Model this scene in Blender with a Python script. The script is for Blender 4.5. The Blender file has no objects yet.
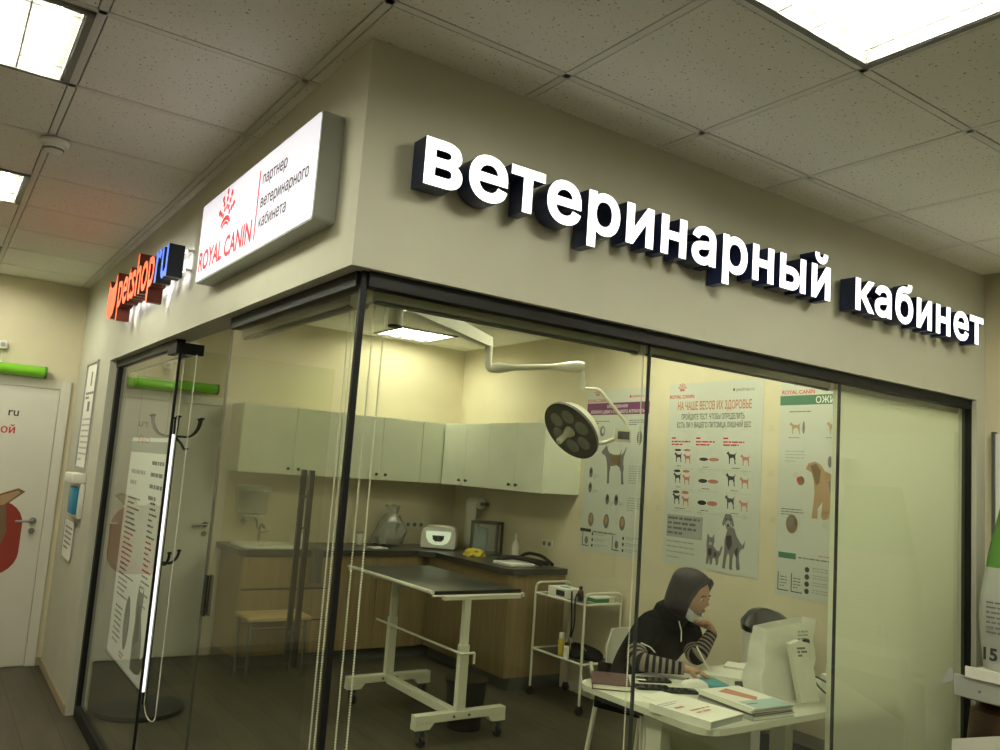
import bpy, bmesh, math, random
from mathutils import Vector, Matrix
random.seed(7)
S = bpy.context.scene
COL = S.collection
V = Vector

# ------------------------------------------------------------------ camera, world, exposure
cam_d = bpy.data.cameras.new('camera'); cam = bpy.data.objects.new('camera', cam_d); COL.objects.link(cam)
YAW, PITCH, ROLL = 0.9735, 0.1184, 0.0713
fw = V((math.cos(YAW)*math.cos(PITCH), math.sin(YAW)*math.cos(PITCH), math.sin(PITCH)))
rt0 = V((math.sin(YAW), -math.cos(YAW), 0)); up0 = rt0.cross(fw)
rt = math.cos(ROLL)*rt0 + math.sin(ROLL)*up0; up = -math.sin(ROLL)*rt0 + math.cos(ROLL)*up0
M = Matrix((rt, up, -fw)).transposed().to_4x4(); M.translation = V((-0.9055, -2.0984, 1.6526))
cam.matrix_world = M
cam_d.sensor_fit = 'HORIZONTAL'; cam_d.sensor_width = 36; cam_d.lens = 827.8/1000*36; cam_d.clip_start = .02
S.camera = cam
S.view_settings.view_transform = 'Standard'; S.view_settings.look = 'None'
S.view_settings.exposure = 0.0; S.view_settings.gamma = 1; S.view_settings.use_curve_mapping = False
w = bpy.data.worlds.new('world'); S.world = w; w.use_nodes = True
w.node_tree.nodes['Background'].inputs[0].default_value = (.55, .52, .40, 1)
w.node_tree.nodes['Background'].inputs[1].default_value = .012
TUBE_OUT, TUBE_IN = 86.0, 64.0       # brightness of the fluorescent tubes in the shop and in the vet room
LIGHT = (1.0, .985, .78)

# ------------------------------------------------------------------ materials
def mat(name, col, rough=.5, metal=0, emit=0, spec=.5, noise=None, bump=0, bscale=200, ecol=None, alpha=1, trans=0, coat=0):
    m = bpy.data.materials.new(name); m.use_nodes = True
    nt = m.node_tree; b = nt.nodes['Principled BSDF']
    b.inputs['Base Color'].default_value = (*col, 1); b.inputs['Roughness'].default_value = rough
    b.inputs['Metallic'].default_value = metal; b.inputs['Specular IOR Level'].default_value = spec
    b.inputs['Coat Weight'].default_value = coat
    if alpha < 1: b.inputs['Alpha'].default_value = alpha
    if trans: b.inputs['Transmission Weight'].default_value = trans
    if emit:
        b.inputs['Emission Color'].default_value = (*(ecol or col), 1); b.inputs['Emission Strength'].default_value = emit
    tc = None
    if noise or bump:
        tc = nt.nodes.new('ShaderNodeTexCoord')
        n = nt.nodes.new('ShaderNodeTexNoise'); n.inputs['Scale'].default_value = noise[0] if noise else bscale
        n.inputs['Detail'].default_value = 4
        nt.links.new(tc.outputs['Object'], n.inputs['Vector'])
        if noise:
            r = nt.nodes.new('ShaderNodeValToRGB'); a = noise[1]
            r.color_ramp.elements[0].color = (*[max(0, c*(1-a)) for c in col], 1); r.color_ramp.elements[0].position = .35
            r.color_ramp.elements[1].color = (*[min(1, c*(1+a)) for c in col], 1); r.color_ramp.elements[1].position = .65
            nt.links.new(n.outputs['Fac'], r.inputs[0]); nt.links.new(r.outputs[0], b.inputs['Base Color'])
        if bump:
            n2 = nt.nodes.new('ShaderNodeTexNoise'); n2.inputs['Scale'].default_value = bscale
            nt.links.new(tc.outputs['Object'], n2.inputs['Vector'])
            bp = nt.nodes.new('ShaderNodeBump'); bp.inputs['Strength'].default_value = bump; bp.inputs['Distance'].default_value = .002
            nt.links.new(n2.outputs['Fac'], bp.inputs['Height']); nt.links.new(bp.outputs[0], b.inputs['Normal'])
    return m

def glass_mat(name, tint, k=1.7):
    m = bpy.data.materials.new(name); m.use_nodes = True; nt = m.node_tree; nt.nodes.clear()
    o = nt.nodes.new('ShaderNodeOutputMaterial'); mx = nt.nodes.new('ShaderNodeMixShader')
    t = nt.nodes.new('ShaderNodeBsdfTransparent'); t.inputs[0].default_value = (*tint, 1)
    g = nt.nodes.new('ShaderNodeBsdfGlossy'); g.inputs['Roughness'].default_value = .0
    fr = nt.nodes.new('ShaderNodeFresnel'); fr.inputs[0].default_value = 1.45
    ge = nt.nodes.new('ShaderNodeNewGeometry')
    inv = nt.nodes.new('ShaderNodeMath'); inv.operation = 'SUBTRACT'; inv.inputs[0].default_value = 1
    nt.links.new(ge.outputs['Backfacing'], inv.inputs[1])
    mu = nt.nodes.new('ShaderNodeMath'); mu.operation = 'MULTIPLY'
    nt.links.new(fr.outputs[0], mu.inputs[0]); nt.links.new(inv.outputs[0], mu.inputs[1])
    mk = nt.nodes.new('ShaderNodeMath'); mk.operation = 'MULTIPLY'; mk.inputs[1].default_value = k; mk.use_clamp = True
    nt.links.new(mu.outputs[0], mk.inputs[0])
    nt.links.new(mk.outputs[0], mx.inputs[0]); nt.links.new(t.outputs[0], mx.inputs[1]); nt.links.new(g.outputs[0], mx.inputs[2])
    nt.links.new(mx.outputs[0], o.inputs[0])
    return m

def tile_mat():
    m = mat('ceiling_tile', (.50, .49, .43), .9, spec=.2)
    nt = m.node_tree; b = nt.nodes['Principled BSDF']; tc = nt.nodes.new('ShaderNodeTexCoord')
    n = nt.nodes.new('ShaderNodeTexNoise'); n.inputs['Scale'].default_value = 95; n.inputs['Detail'].default_value = 1
    r = nt.nodes.new('ShaderNodeValToRGB'); r.color_ramp.elements[0].position = .27; r.color_ramp.elements[1].position = .33
    r.color_ramp.elements[0].color = (.25, .24, .20, 1); r.color_ramp.elements[1].color = (.83, .82, .755, 1)
    nt.links.new(tc.outputs['Object'], n.inputs['Vector']); nt.links.new(n.outputs['Fac'], r.inputs[0])
    n2 = nt.nodes.new('ShaderNodeTexNoise'); n2.inputs['Scale'].default_value = 1.3
    nt.links.new(tc.outputs['Object'], n2.inputs['Vector'])
    mx = nt.nodes.new('ShaderNodeMix'); mx.data_type = 'RGBA'; mx.blend_type = 'MULTIPLY'
    r2 = nt.nodes.new('ShaderNodeValToRGB'); r2.color_ramp.elements[0].color = (.86, .84, .82, 1); r2.color_ramp.elements[1].color = (1, 1, 1, 1)
    nt.links.new(n2.outputs['Fac'], r2.inputs[0]); mx.inputs[0].default_value = 1
    nt.links.new(r.outputs[0], mx.inputs[6]); nt.links.new(r2.outputs[0], mx.inputs[7])
    nt.links.new(mx.outputs[2], b.inputs['Base Color'])
    return m

def floor_mat():
    m = mat('floor_tile', (.12, .1, .07), .42, spec=.4)
    nt = m.node_tree; b = nt.nodes['Principled BSDF']; tc = nt.nodes.new('ShaderNodeTexCoord')
    mp = nt.nodes.new('ShaderNodeMapping'); mp.inputs['Rotation'].default_value = (0, 0, math.pi/2)
    br = nt.nodes.new('ShaderNodeTexBrick'); br.inputs['Scale'].default_value = 1
    br.inputs['Brick Width'].default_value = 1.2; br.inputs['Row Height'].default_value = .2; br.inputs['Mortar Size'].default_value = .003
    br.inputs['Color1'].default_value = (.070, .061, .040, 1); br.inputs['Color2'].default_value = (.098, .085, .056, 1); br.inputs['Mortar'].default_value = (.034, .03, .02, 1)
    n = nt.nodes.new('ShaderNodeTexNoise'); n.inputs['Scale'].default_value = 3; n.inputs['Detail'].default_value = 6
    mp2 = nt.nodes.new('ShaderNodeMapping'); mp2.inputs['Scale'].default_value = (6, .8, 1)
    mx = nt.nodes.new('ShaderNodeMix'); mx.data_type = 'RGBA'; mx.blend_type = 'MULTIPLY'; mx.inputs[0].default_value = .7
    r = nt.nodes.new('ShaderNodeValToRGB'); r.color_ramp.elements[0].color = (.5, .5, .5, 1); r.color_ramp.elements[0].position = .3; r.color_ramp.elements[1].position = .7
    nt.links.new(tc.outputs['Object'], mp.inputs[0]); nt.links.new(mp.outputs[0], br.inputs['Vector'])
    nt.links.new(tc.outputs['Object'], mp2.inputs[0]); nt.links.new(mp2.outputs[0], n.inputs['Vector'])
    nt.links.new(n.outputs['Fac'], r.inputs[0]); nt.links.new(br.outputs['Color'], mx.inputs[6]); nt.links.new(r.outputs[0], mx.inputs[7])
    nt.links.new(mx.outputs[2], b.inputs['Base Color'])
    return m

def wood_mat(name, c1, c2, rough=.45, vertical=True):
    m = mat(name, c1, rough, spec=.4); nt = m.node_tree; b = nt.nodes['Principled BSDF']
    tc = nt.nodes.new('ShaderNodeTexCoord'); mp = nt.nodes.new('ShaderNodeMapping')
    mp.inputs['Scale'].default_value = (22, 22, 1.2) if vertical else (2, 22, 22)
    n = nt.nodes.new('ShaderNodeTexNoise'); n.inputs['Scale'].default_value = 1.6; n.inputs['Detail'].default_value = 6
    r = nt.nodes.new('ShaderNodeValToRGB'); r.color_ramp.elements[0].color = (*c1, 1); r.color_ramp.elements[1].color = (*c2, 1)
    r.color_ramp.elements[0].position = .35; r.color_ramp.elements[1].position = .65
    nt.links.new(tc.outputs['Object'], mp.inputs[0]); nt.links.new(mp.outputs[0], n.inputs['Vector'])
    nt.links.new(n.outputs['Fac'], r.inputs[0]); nt.links.new(r.outputs[0], b.inputs['Base Color'])
    return m

m_tile = tile_mat(); m_bar = mat('ceiling_bar', (.70, .69, .63), .7); m_gap = mat('ceiling_gap', (.06, .06, .05), .9)
m_floor = floor_mat()
m_fascia = mat('fascia_paint', (.50, .495, .40), .75, noise=(3, .03), bump=.15)
m_cream = mat('cream_wall_paint', (.66, .60, .425), .8, noise=(2.5, .04), bump=.2)
m_skirt = mat('skirting', (.36, .30, .2), .5)
m_black = mat('black_profile', (.008, .008, .008), .5, spec=.25)
m_seal = mat('dark_joint', (.03, .035, .03), .4)
m_glass = glass_mat('clear_glass', (.955, .975, .92), 1.25)
m_whitepaint = mat('white_paint', (.72, .71, .62), .45)
m_door = mat('door_white', (.70, .68, .60), .45, noise=(3, .02))
m_white = mat('white_plastic', (.78, .77, .70), .4)
m_lam = mat('white_laminate', (.72, .755, .61), .25, noise=(4, .03))
m_beech = wood_mat('beech', (.235, .17, .078), (.29, .215, .108))
m_wood = wood_mat('stool_wood', (.42, .28, .13), (.52, .37, .19), vertical=False)
m_top = mat('dark_worktop', (.035, .035, .03), .3, noise=(40, .4))
m_kick = mat('grey_kick', (.09, .09, .08), .5)
m_blackp = mat('black_plastic', (.015, .015, .015), .4, bump=.1)
m_blackf = mat('black_fabric', (.008, .0075, .008), .95, spec=.08)
m_chrome = mat('chrome', (.6, .6, .58), .2, metal=1)
m_steel = mat('steel', (.35, .35, .33), .35, metal=1)
m_green = mat('green_plastic', (.20, .55, .03), .25, coat=.5)
m_greend = mat('green_dark', (.05, .17, .02), .5)
m_navy = mat('navy_return', (.014, .02, .075), .4)
m_lit = mat('lit_face', (.9, .9, .95), .5, emit=1.5, ecol=(1, 1, 1))
m_sign = mat('lit_sign_sheet', (.50, .50, .54), .4, emit=.60, ecol=(1, .965, 1.08))
m_silver = mat('silver_case', (.34, .35, .31), .45, metal=.2)
m_orange = mat('lit_orange', (.35, .04, .012), .5, emit=1.0, ecol=(1.5, .15, .03))
m_orange_side = mat('orange_return', (.15, .022, .01), .4)
m_blue = mat('lit_blue', (.05, .13, .6), .5, emit=1.0, ecol=(.03, .13, .8))
m_blue_side = mat('blue_return', (.012, .016, .03), .4)
m_halo = mat('halo_led', (1, 1, 1), .5, emit=6.0, ecol=(.95, .9, 1))
m_red = mat('print_red', (.55, .03, .03), .6); m_redlit = mat('print_red_lit', (.5, .02, .03), .6, emit=.38, ecol=(.85, .012, .03))
m_dark = mat('print_dark', (.03, .03, .03), .6); m_darklit = mat('print_dark_lit', (.05, .035, .03), .6, emit=.2, ecol=(.12, .06, .05))
m_grey = mat('print_grey', (.17, .17, .16), .6); m_lgrey = mat('print_light_grey', (.36, .38, .35), .6)
m_purple = mat('print_purple', (.16, .03, .12), .6); m_pgreen = mat('print_green', (.04, .17, .09), .6)
m_tan = mat('print_tan', (.42, .27, .14), .6); m_brown = mat('print_brown', (.2, .12, .06), .6); m_pink = mat('print_salmon', (.50, .20, .14), .6)
m_sheet = mat('poster_paper', (.56, .59, .52), .5); m_paper = mat('paper', (.80, .79, .70), .6)
m_teal = mat('teal', (.06, .30, .33), .5); m_cyan = mat('blue_liquid', (.03, .22, .35), .4)
m_tube = mat('lamp_tube', (1, 1, 1), .5, emit=TUBE_OUT, ecol=LIGHT); m_tube_in = mat('lamp_tube_inside', (1, 1, 1), .5, emit=TUBE_IN, ecol=(1, .985, .77))
m_tray = mat('lamp_tray', (.15, .15, .135), .4)
m_louver = mat('lamp_louver', (.3, .3, .28), .35, metal=.5)
m_edge = mat('emissive_edge', (.9, .9, .9), .4, emit=1.3, ecol=(.93, .9, 1))
m_skin = mat('skin', (.44, .26, .165), .6); m_hair = mat('dark_hair', (.008, .005, .004), .5, spec=.3)
m_lip = mat('lip', (.30, .13, .09), .6); m_eye = mat('eye_white', (.6, .58, .52), .3)
m_strp = mat('stripe_grey', (.24, .20, .17), .9); m_mask = mat('mask_cloth', (.60, .64, .66), .8)
m_blind = mat('blind_fabric', (.80, .81, .72), .85)
_nt = m_blind.node_tree; _tl = _nt.nodes.new('ShaderNodeBsdfTranslucent'); _tl.inputs[0].default_value = (.93, .94, .84, 1)
_mx = _nt.nodes.new('ShaderNodeMixShader'); _mx.inputs[0].default_value = .62
_nt.links.new(_nt.nodes['Principled BSDF'].outputs[0], _mx.inputs[1]); _nt.links.new(_tl.outputs[0], _mx.inputs[2]); _nt.links.new(_mx.outputs[0], _nt.nodes['Material Output'].inputs[0])
m_bagw = mat('bag_white', (.74, .74, .66), .35, noise=(7, .06)); m_clear = mat('clear_plastic', (.55, .60, .55), .25, alpha=.30)
m_clear2 = mat('clear_bag', (.50, .51, .46), .22, alpha=.50)
m_yellow = mat('yellow', (.60, .46, .05), .5); m_redbook = mat('red_cover', (.055, .008, .007), .55)
m_bagbrown = mat('brown_bag', (.055, .028, .014), .4, noise=(9, .4)); m_bagside = mat('grey_bag', (.42, .43, .40), .35, noise=(6, .05))
m_lampglass = mat('lamp_reflector', (.52, .54, .46), .22, metal=.55)
m_cream_metal = mat('cream_metal', (.66, .65, .52), .4)

# ------------------------------------------------------------------ mesh builder
_fonts = {}
from mathutils.geometry import delaunay_2d_cdt
def fill2d(loops):
    """non-zero winding fill of closed 2-D loops: (verts, triangles)"""
    pts, edges = [], []
    for lp in loops:
        n0 = len(pts); pts += [V((a, b)) for a, b in lp]; edges += [(n0+i, n0+(i+1) % len(lp)) for i in range(len(lp))]
    vs, es, fs, *_ = delaunay_2d_cdt(pts, edges, [], 0, 1e-6)
    def wind(x, y):
        w_ = 0
        for lp in loops:
            for i in range(len(lp)):
                (x0, y0), (x1, y1) = lp[i], lp[(i+1) % len(lp)]
                if (y0 <= y) != (y1 <= y):
                    if x < x0+(y-y0)*(x1-x0)/(y1-y0): w_ += 1 if y1 > y0 else -1
        return w_
    out = []
    for f in fs:
        c = sum((vs[i] for i in f), V((0, 0)))/len(f)
        if wind(c.x, c.y):
            a = sum(vs[f[i]].x*vs[f[(i+1) % len(f)]].y-vs[f[(i+1) % len(f)]].x*vs[f[i]].y for i in range(len(f)))
            out.append(list(f) if a > 0 else list(f)[::-1])
    return vs, out
_cache = {}
def _textmesh(s, size, bold, extrude, space=1.0):
    key = (s, bold, extrude, space)
    if key not in _cache:
        cu = bpy.data.curves.new('t', 'FONT'); cu.body = s; cu.size = 1; cu.fill_mode = 'NONE'
        cu.space_character = space; cu.resolution_u = 4
        o = bpy.data.objects.new('t', cu); COL.objects.link(o)
        dg = bpy.context.evaluated_depsgraph_get(); dg.update()
        me = bpy.data.meshes.new_from_object(o.evaluated_get(dg))
        bpy.data.objects.remove(o); bpy.data.curves.remove(cu)
        P = [(v.co.x, v.co.y) for v in me.vertices]; nx = {}
        nb = {}
        for e in me.edges:
            a, b = e.vertices; nb.setdefault(a, []).append(b); nb.setdefault(b, []).append(a)
        bpy.data.meshes.remove(me)
        loops, seen = [], set()
        for i in range(len(P)):
            if i in seen or i not in nb: continue
            lp = [i]; seen.add(i); cur = i+1 if i+1 in nb[i] else nb[i][0]
            while cur not in seen:
                lp.append(cur); seen.add(cur)
                c2 = [q for q in nb[cur] if q not in seen]
                if not c2: break
                cur = c2[0]
            if len(lp) > 2: loops.append([P[q] for q in lp])
        if bold and loops:
            ar = lambda lp: sum(lp[i][0]*lp[(i+1) % len(lp)][1]-lp[(i+1) % len(lp)][0]*lp[i][1] for i in range(len(lp)))
            sg = 1 if max((ar(lp) for lp in loops), key=abs) > 0 else -1
            new = []
            for lp in loops:
                q = [p for i, p in enumerate(lp) if math.dist(p, lp[i-1]) > 1e-5]; n = len(q); o2 = []
                for i in range(n):
                    a, b, c = V(q[i-1]), V(q[i]), V(q[(i+1) % n])
                    n1, n2 = (b-a).normalized(), (c-b).normalized(); n1 = V((n1.y, -n1.x))*sg; n2 = V((n2.y, -n2.x))*sg
                    h = n1+n2; k = 2/max(.5, h.length_squared); o2.append(tuple(b+h*(bold*k)))
                new.append(o2)
            loops = new
        vs2, tris = fill2d(loops)
        if extrude:
            n = len(vs2); vs = [V((v.x, v.y, .01)) for v in vs2]+[V((v.x, v.y, -.01)) for v in vs2]
            fs = [(list(f), V((0, 0, 1))) for f in tris]+[([n+q for q in f[::-1]], V((0, 0, -1))) for f in tris]
            de = {(f[k], f[(k+1) % len(f)]) for f in tris for k in range(len(f))}
            fs += [([b, a, n+a, n+b], V((1, 0, 0))) for a, b in de if (b, a) not in de]
        else:
            vs = [V((v.x, v.y, 0)) for v in vs2]; fs = [(list(f), V((0, 0, 1))) for f in tris]
        _cache[key] = (vs, fs)
    vs, fs = _cache[key]
    return [V((v.x*size, v.y*size, v.z)) for v in vs], fs

class Frame:
    def __init__(s, o, u, v):
        s.o, s.u, s.v = V(o), V(u).normalized(), V(v).normalized(); s.n = s.u.cross(s.v)
    def __call__(s, a, b, c=0): return s.o + s.u*a + s.v*b + s.n*c

class MB:
    def __init__(s): s.bm = bmesh.new()
    def faces(s, vs, fs, mi=0):
        bv = [s.bm.verts.new(v) for v in vs]
        for f in fs:
            try:
                fc = s.bm.faces.new([bv[i] for i in f]); fc.material_index = mi
            except ValueError: pass
        return bv
    def box(s, a, b, mi=0, bev=0, seg=2):
        x0, x1 = sorted((a[0], b[0])); y0, y1 = sorted((a[1], b[1])); z0, z1 = sorted((a[2], b[2]))
        vs = [(x0,y0,z0),(x1,y0,z0),(x1,y1,z0),(x0,y1,z0),(x0,y0,z1),(x1,y0,z1),(x1,y1,z1),(x0,y1,z1)]
        bv = s.faces(vs, [(3,2,1,0),(4,5,6,7),(0,1,5,4),(1,2,6,5),(2,3,7,6),(3,0,4,7)], mi)
        if bev:
            es = list({e for v in bv for e in v.link_edges})
            bmesh.ops.bevel(s.bm, geom=es, offset=bev, segments=seg, affect='EDGES', profile=.5, material=-1)
        return s
    def prism(s, fr, pts, c0, c1, mi=0):
        n = len(pts); area = sum(pts[i][0]*pts[(i+1)%n][1]-pts[(i+1)%n][0]*pts[i][1] for i in range(n))
        if area < 0: pts = pts[::-1]
        if c1 < c0: c0, c1 = c1, c0
        vs = [fr(a, b, c0) for a, b in pts]+[fr(a, b, c1) for a, b in pts]
        fs = [tuple(range(n-1, -1, -1)), tuple(range(n, 2*n))]+[(i, (i+1)%n, n+(i+1)%n, n+i) for i in range(n)]
        s.faces(vs, fs, mi); return s
    def flat(s, fr, pts, c=0, mi=0):
        n = len(pts); area = sum(pts[i][0]*pts[(i+1)%n][1]-pts[(i+1)%n][0]*pts[i][1] for i in range(n))
        if area < 0: pts = pts[::-1]
        s.faces([fr(a, b, c) for a, b in pts], [tuple(range(n))], mi); return s
    def rect(s, fr, a0, b0, a1, b1, c=0, mi=0): return s.flat(fr, [(a0,b0),(a1,b0),(a1,b1),(a0,b1)], c, mi)
    def ring(s, pts, radii, n=10, mi=0, cap=True, alt=None, ref=None):
        pts = [V(p) for p in pts]; k = len(pts); rows = []
        T = [(pts[min(i+1,k-1)]-pts[max(i-1,0)]).normalized() for i in range(k)]
        x = T[0].orthogonal().normalized() if ref is None else (V(ref)-T[0]*V(ref).dot(T[0])).normalized()
        for i in range(k):
            x = (x - T[i]*x.dot(T[i])).normalized(); y = T[i].cross(x); r = radii[i]
            rx, ry = r if isinstance(r, tuple) else (r, r)
            rows.append([s.bm.verts.new(pts[i]+x*rx*math.cos(2*math.pi*j/n)+y*ry*math.sin(2*math.pi*j/n)) for j in range(n)])
        for i in range(k-1):
            for j in range(n):
                f = s.bm.faces.new((rows[i][j], rows[i][(j+1)%n], rows[i+1][(j+1)%n], rows[i+1][j]))
                f.material_index = mi if alt is None else alt[i % len(alt)]
        if cap:
            f = s.bm.faces.new(rows[0][::-1]); f.material_index = mi
            f = s.bm.faces.new(rows[-1]); f.material_index = mi
        return s
    def tube(s, pts, r, n=8, mi=0, rnd=0, seg=4, cap=True):
        pts = [V(p) for p in pts]
        if rnd:
            q = [pts[0]]
            for i in range(1, len(pts)-1):
                a, b, c = pts[i-1], pts[i], pts[i+1]; d = min(rnd, (a-b).length*.49, (c-b).length*.49)
                p0 = b+(a-b).normalized()*d; p1 = b+(c-b).normalized()*d
                for t in range(seg+1):
                    t /= seg; q.append(p0*(1-t)**2+b*2*t*(1-t)+p1*t*t)
            q.append(pts[-1]); pts = q
        return s.ring(pts, [r]*len(pts), n, mi, cap)
    def cyl(s, a, b, r, r2=None, n=16, mi=0, cap=True): return s.ring([a, b], [r, r if r2 is None else r2], n, mi, cap)
    def lathe(s, c, prof, n=24, mi=0, axis=(0,0,1)):
        ax = V(axis).normalized(); c = V(c)
        return s.ring([c+ax*h for r, h in prof], [max(r, .0005) for r, h in prof], n, mi, True)
    def ell(s, c, r, n=12, mi=0, rot=None):
        c = V(c); R = rot or Matrix.Identity(3)
        ret = bmesh.ops.create_uvsphere(s.bm, u_segments=n, v_segments=max(6, n*2//3), radius=1)
        for v in ret['verts']: v.co = c + R @ V((v.co.x*r[0], v.co.y*r[1], v.co.z*r[2]))
        for f in {f for v in ret['verts'] for f in v.link_faces}: f.material_index = mi
        return s
    def text(s, fr, txt, x, y, size, mi=0, c=.0008, bold=0, align='L', width=None, space=1.0, slant=0):
        vs, fs = _textmesh(txt, size, bold, 0, space)
        if not vs: return s
        x0 = min(v.x for v in vs); x1 = max(v.x for v in vs); k = 1
        if width: k = width/(x1-x0)
        L = (x1-x0)*k
        ox = {'L': x, 'C': x-L/2, 'R': x-L}[align]
        bv = [s.bm.verts.new(fr(ox+(v.x-x0)*k+slant*v.y, y+v.y, c)) for v in vs]
        for f, nr in fs:
            if nr.z < 0: f = f[::-1]
            try: fc = s.bm.faces.new([bv[i] for i in f]); fc.material_index = mi
            except ValueError: pass
        return s
    def lines(s, fr, x0, y0, x1, n, dy, h, mi, seed=0, c=.0008):
        r = random.Random(seed)
        for i in range(n):
            y = y0-i*dy; x = x0; e = x1 if i < n-1 else x0+(x1-x0)*r.uniform(.4, .8); e -= (x1-x0)*r.uniform(0, .12)
            while x < e:
                wd = min(r.uniform(h*1.5, h*6), e-x)
                if wd > h*.6: s.rect(fr, x, y, x+wd, y+h, c, mi)
                x += wd+h*.7
        return s
    def xf(s, m): bmesh.ops.transform(s.bm, matrix=m, verts=s.bm.verts); return s

ORG = {}
def obj(name, mb, mats, parent=None, smooth=None, fixn=True):
    if not isinstance(mats, (list, tuple)): mats = [mats]
    bm = mb.bm
    if fixn: bmesh.ops.recalc_face_normals(bm, faces=bm.faces)
    og = ORG.get(parent.name, V((0,0,0))) if parent else None
    if parent is None:
        og = V((0, 0, 0))
        if len(bm.verts):
            xs = [v.co.x for v in bm.verts]; ys = [v.co.y for v in bm.verts]; zs = [v.co.z for v in bm.verts]
            og = V(((min(xs)+max(xs))/2, (min(ys)+max(ys))/2, min(zs)))
    bmesh.ops.translate(bm, vec=-og, verts=bm.verts)
    me = bpy.data.meshes.new(name); bm.to_mesh(me); bm.free()
    for m in mats: me.materials.append(m)
    if smooth:
        for p in me.polygons: p.use_smooth = True
        me.set_sharp_from_angle(angle=math.radians(smooth))
    o = bpy.data.objects.new(name, me); COL.objects.link(o)
    if parent: o.parent = parent; ORG[o.name] = og
    else: o.location = og; ORG[o.name] = og
    return o
def tag(o, label, cat, group=None):
    o['label'] = label; o['category'] = cat
    if group: o['group'] = group
    return o
def thing(name, label, cat, loc, group=None):
    o = bpy.data.objects.new(name, None); COL.objects.link(o); o.location = loc; o.empty_display_size = .05
    ORG[o.name] = V(loc); return tag(o, label, cat, group)
def struct(o): o['kind'] = 'structure'; return o
def sthing(name, loc):
    o = bpy.data.objects.new(name, None); COL.objects.link(o); o.location = loc; ORG[o.name] = V(loc); o['kind'] = 'structure'; return o
def dup(root, loc, label=None, group=None):
    r = root.copy(); COL.objects.link(r); r.location = loc; ORG[r.name] = V(loc)
    if label: r['label'] = label
    if group: r['group'] = group
    for ch in list(root.children):
        c = ch.copy(); COL.objects.link(c); c.parent = r
        for g in list(ch.children):
            d = g.copy(); COL.objects.link(d); d.parent = c
    return r

H, ZB, D, W, XR = 2.861, 2.198, 5.03, 3.50, 3.56
FX, FY = 0.06, 0.045           # glass planes
GT = 2.17                    # glass top
Z3 = (0, 0, 1)
FRONT = Frame((0, 0, 0), (1, 0, 0), Z3)          # faces -y
LEFT = Frame((0, 0, 0), (0, -1, 0), Z3)          # faces -x
INW = Frame((W, 0, 0), (0, -1, 0), Z3)           # poster wall, faces -x
BACK = Frame((0, D, 0), (1, 0, 0), Z3)           # back wall, faces -y

# ------------------------------------------------------------------ room shell
X0, Y0 = -4.2, -5.2
struct(obj('floor', MB().box((X0, Y0, -.1), (XR+.1, D+.1, 0)), m_floor))
struct(obj('wall_back', MB().box((X0, D, 0), (XR+.1, D+.1, H+.06)), m_cream))
struct(obj('wall_west', MB().box((X0-.1, Y0, 0), (X0, D, H+.06)), m_cream))
struct(obj('wall_south', MB().box((X0, Y0-.1, 0), (XR+.1, Y0, H+.06)), m_cream))
struct(obj('wall_right', MB().box((XR, Y0, 0), (XR+.1, 0, H+.06)), m_cream))
struct(obj('wall_inside', MB().box((W, .12, 0), (XR+.1, D, H+.06)), m_cream))
mb = MB().box((0, 0, ZB), (XR+.1, .12, H+.06)).box((3.475, 0, 0), (XR+.1, .12, ZB))
struct(obj('wall_front', mb, m_fascia))
mb = MB().box((0, .12, ZB), (.12, 3.68, H+.06)).box((0, 3.68, 0), (.12, D, H+.06))
struct(obj('wall_left', mb, m_fascia))
mb = MB().box((-.012, 3.69, 0), (0, D, .06), bev=.003); struct(obj('baseboard_left', mb, m_skirt))
mb = MB().box((-.09, D-.012, 0), (-.012, D, .06), bev=.003).box((X0, D-.012, 0), (-1.02, D, .06), bev=.003)
struct(obj('baseboard_back', mb, m_skirt))

# suspended ceiling of the shop: tiles on a 0.6 m grid with T-bars, lamp cells left open
GX, GY = .5525-.6*8, -.20-.6*9
lamp_cells = [(-1.2475, .40), (-1.2475, 2.20), (-1.2475, 4.0), (.5525, -1.40), (-1.2475, -1.40), (-3.0475, .40), (-3.0475, -2.6), (-1.2475, -3.2), (.5525, -3.2), (2.3525, -1.40)]  # last cell is an unseen light placed to brighten the wall shelves
def ceiling(name, x0, x1, y0, y1, gx, gy, cells, excl=None):
    mb = MB(); g = .012
    i = 0; xs = [gx+.6*k for k in range(-14, 16)]; ys = [gy+.6*k for k in range(-14, 22)]
    for a in xs:
        for b in ys:
            if any(abs(a-c[0]) < .05 and abs(b-c[1]) < .05 for c in cells): continue
            ax0, ax1, by0, by1 = max(a+g+.0045, x0), min(a+.6-g-.0045, x1), max(b+g+.0045, y0), min(b+.6-g-.0045, y1)
            if excl:
                ex, ey = excl
                if ax0 >= ex and by0 >= ey: continue
                if ax1 > ex and by0 >= ey: ax1 = ex
                if by1 > ey and ax0 >= ex: by1 = ey
                if ax1 > ex and by1 > ey and ax0 < ex and by0 < ey:
                    if ex-ax0 > .02: mb.box((ax0, ey, H+.004), (ex, by1, H+.02))
                    by1 = ey
            if ax1-ax0 > .01 and by1-by0 > .01: mb.box((ax0, by0, H+.004), (ax1, by1, H+.02))
    def bar(p, q):
        if excl:
            ex, ey = excl
            if p[0] >= ex and q[1] > ey:
                if p[1] >= ey: return
                q = (q[0], ey)
            if p[1] >= ey and q[0] > ex:
                if p[0] >= ex: return
                q = (ex, q[1])
        mb.box((p[0], p[1], H+.003), (q[0], q[1], H+.016), 1)
    for a in xs:
        if x0 < a-g and a+g < x1: bar((a-g, y0), (a+g, y1))
    for b in ys:
        if y0 < b-g and b+g < y1: bar((x0, b-g), (x1, b+g))
    mb.box((x0, y0, H+.045), (x1, y1, H+.06), 2)
    return struct(obj(name, mb, [m_tile, m_bar, m_gap], fixn=False))
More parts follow.
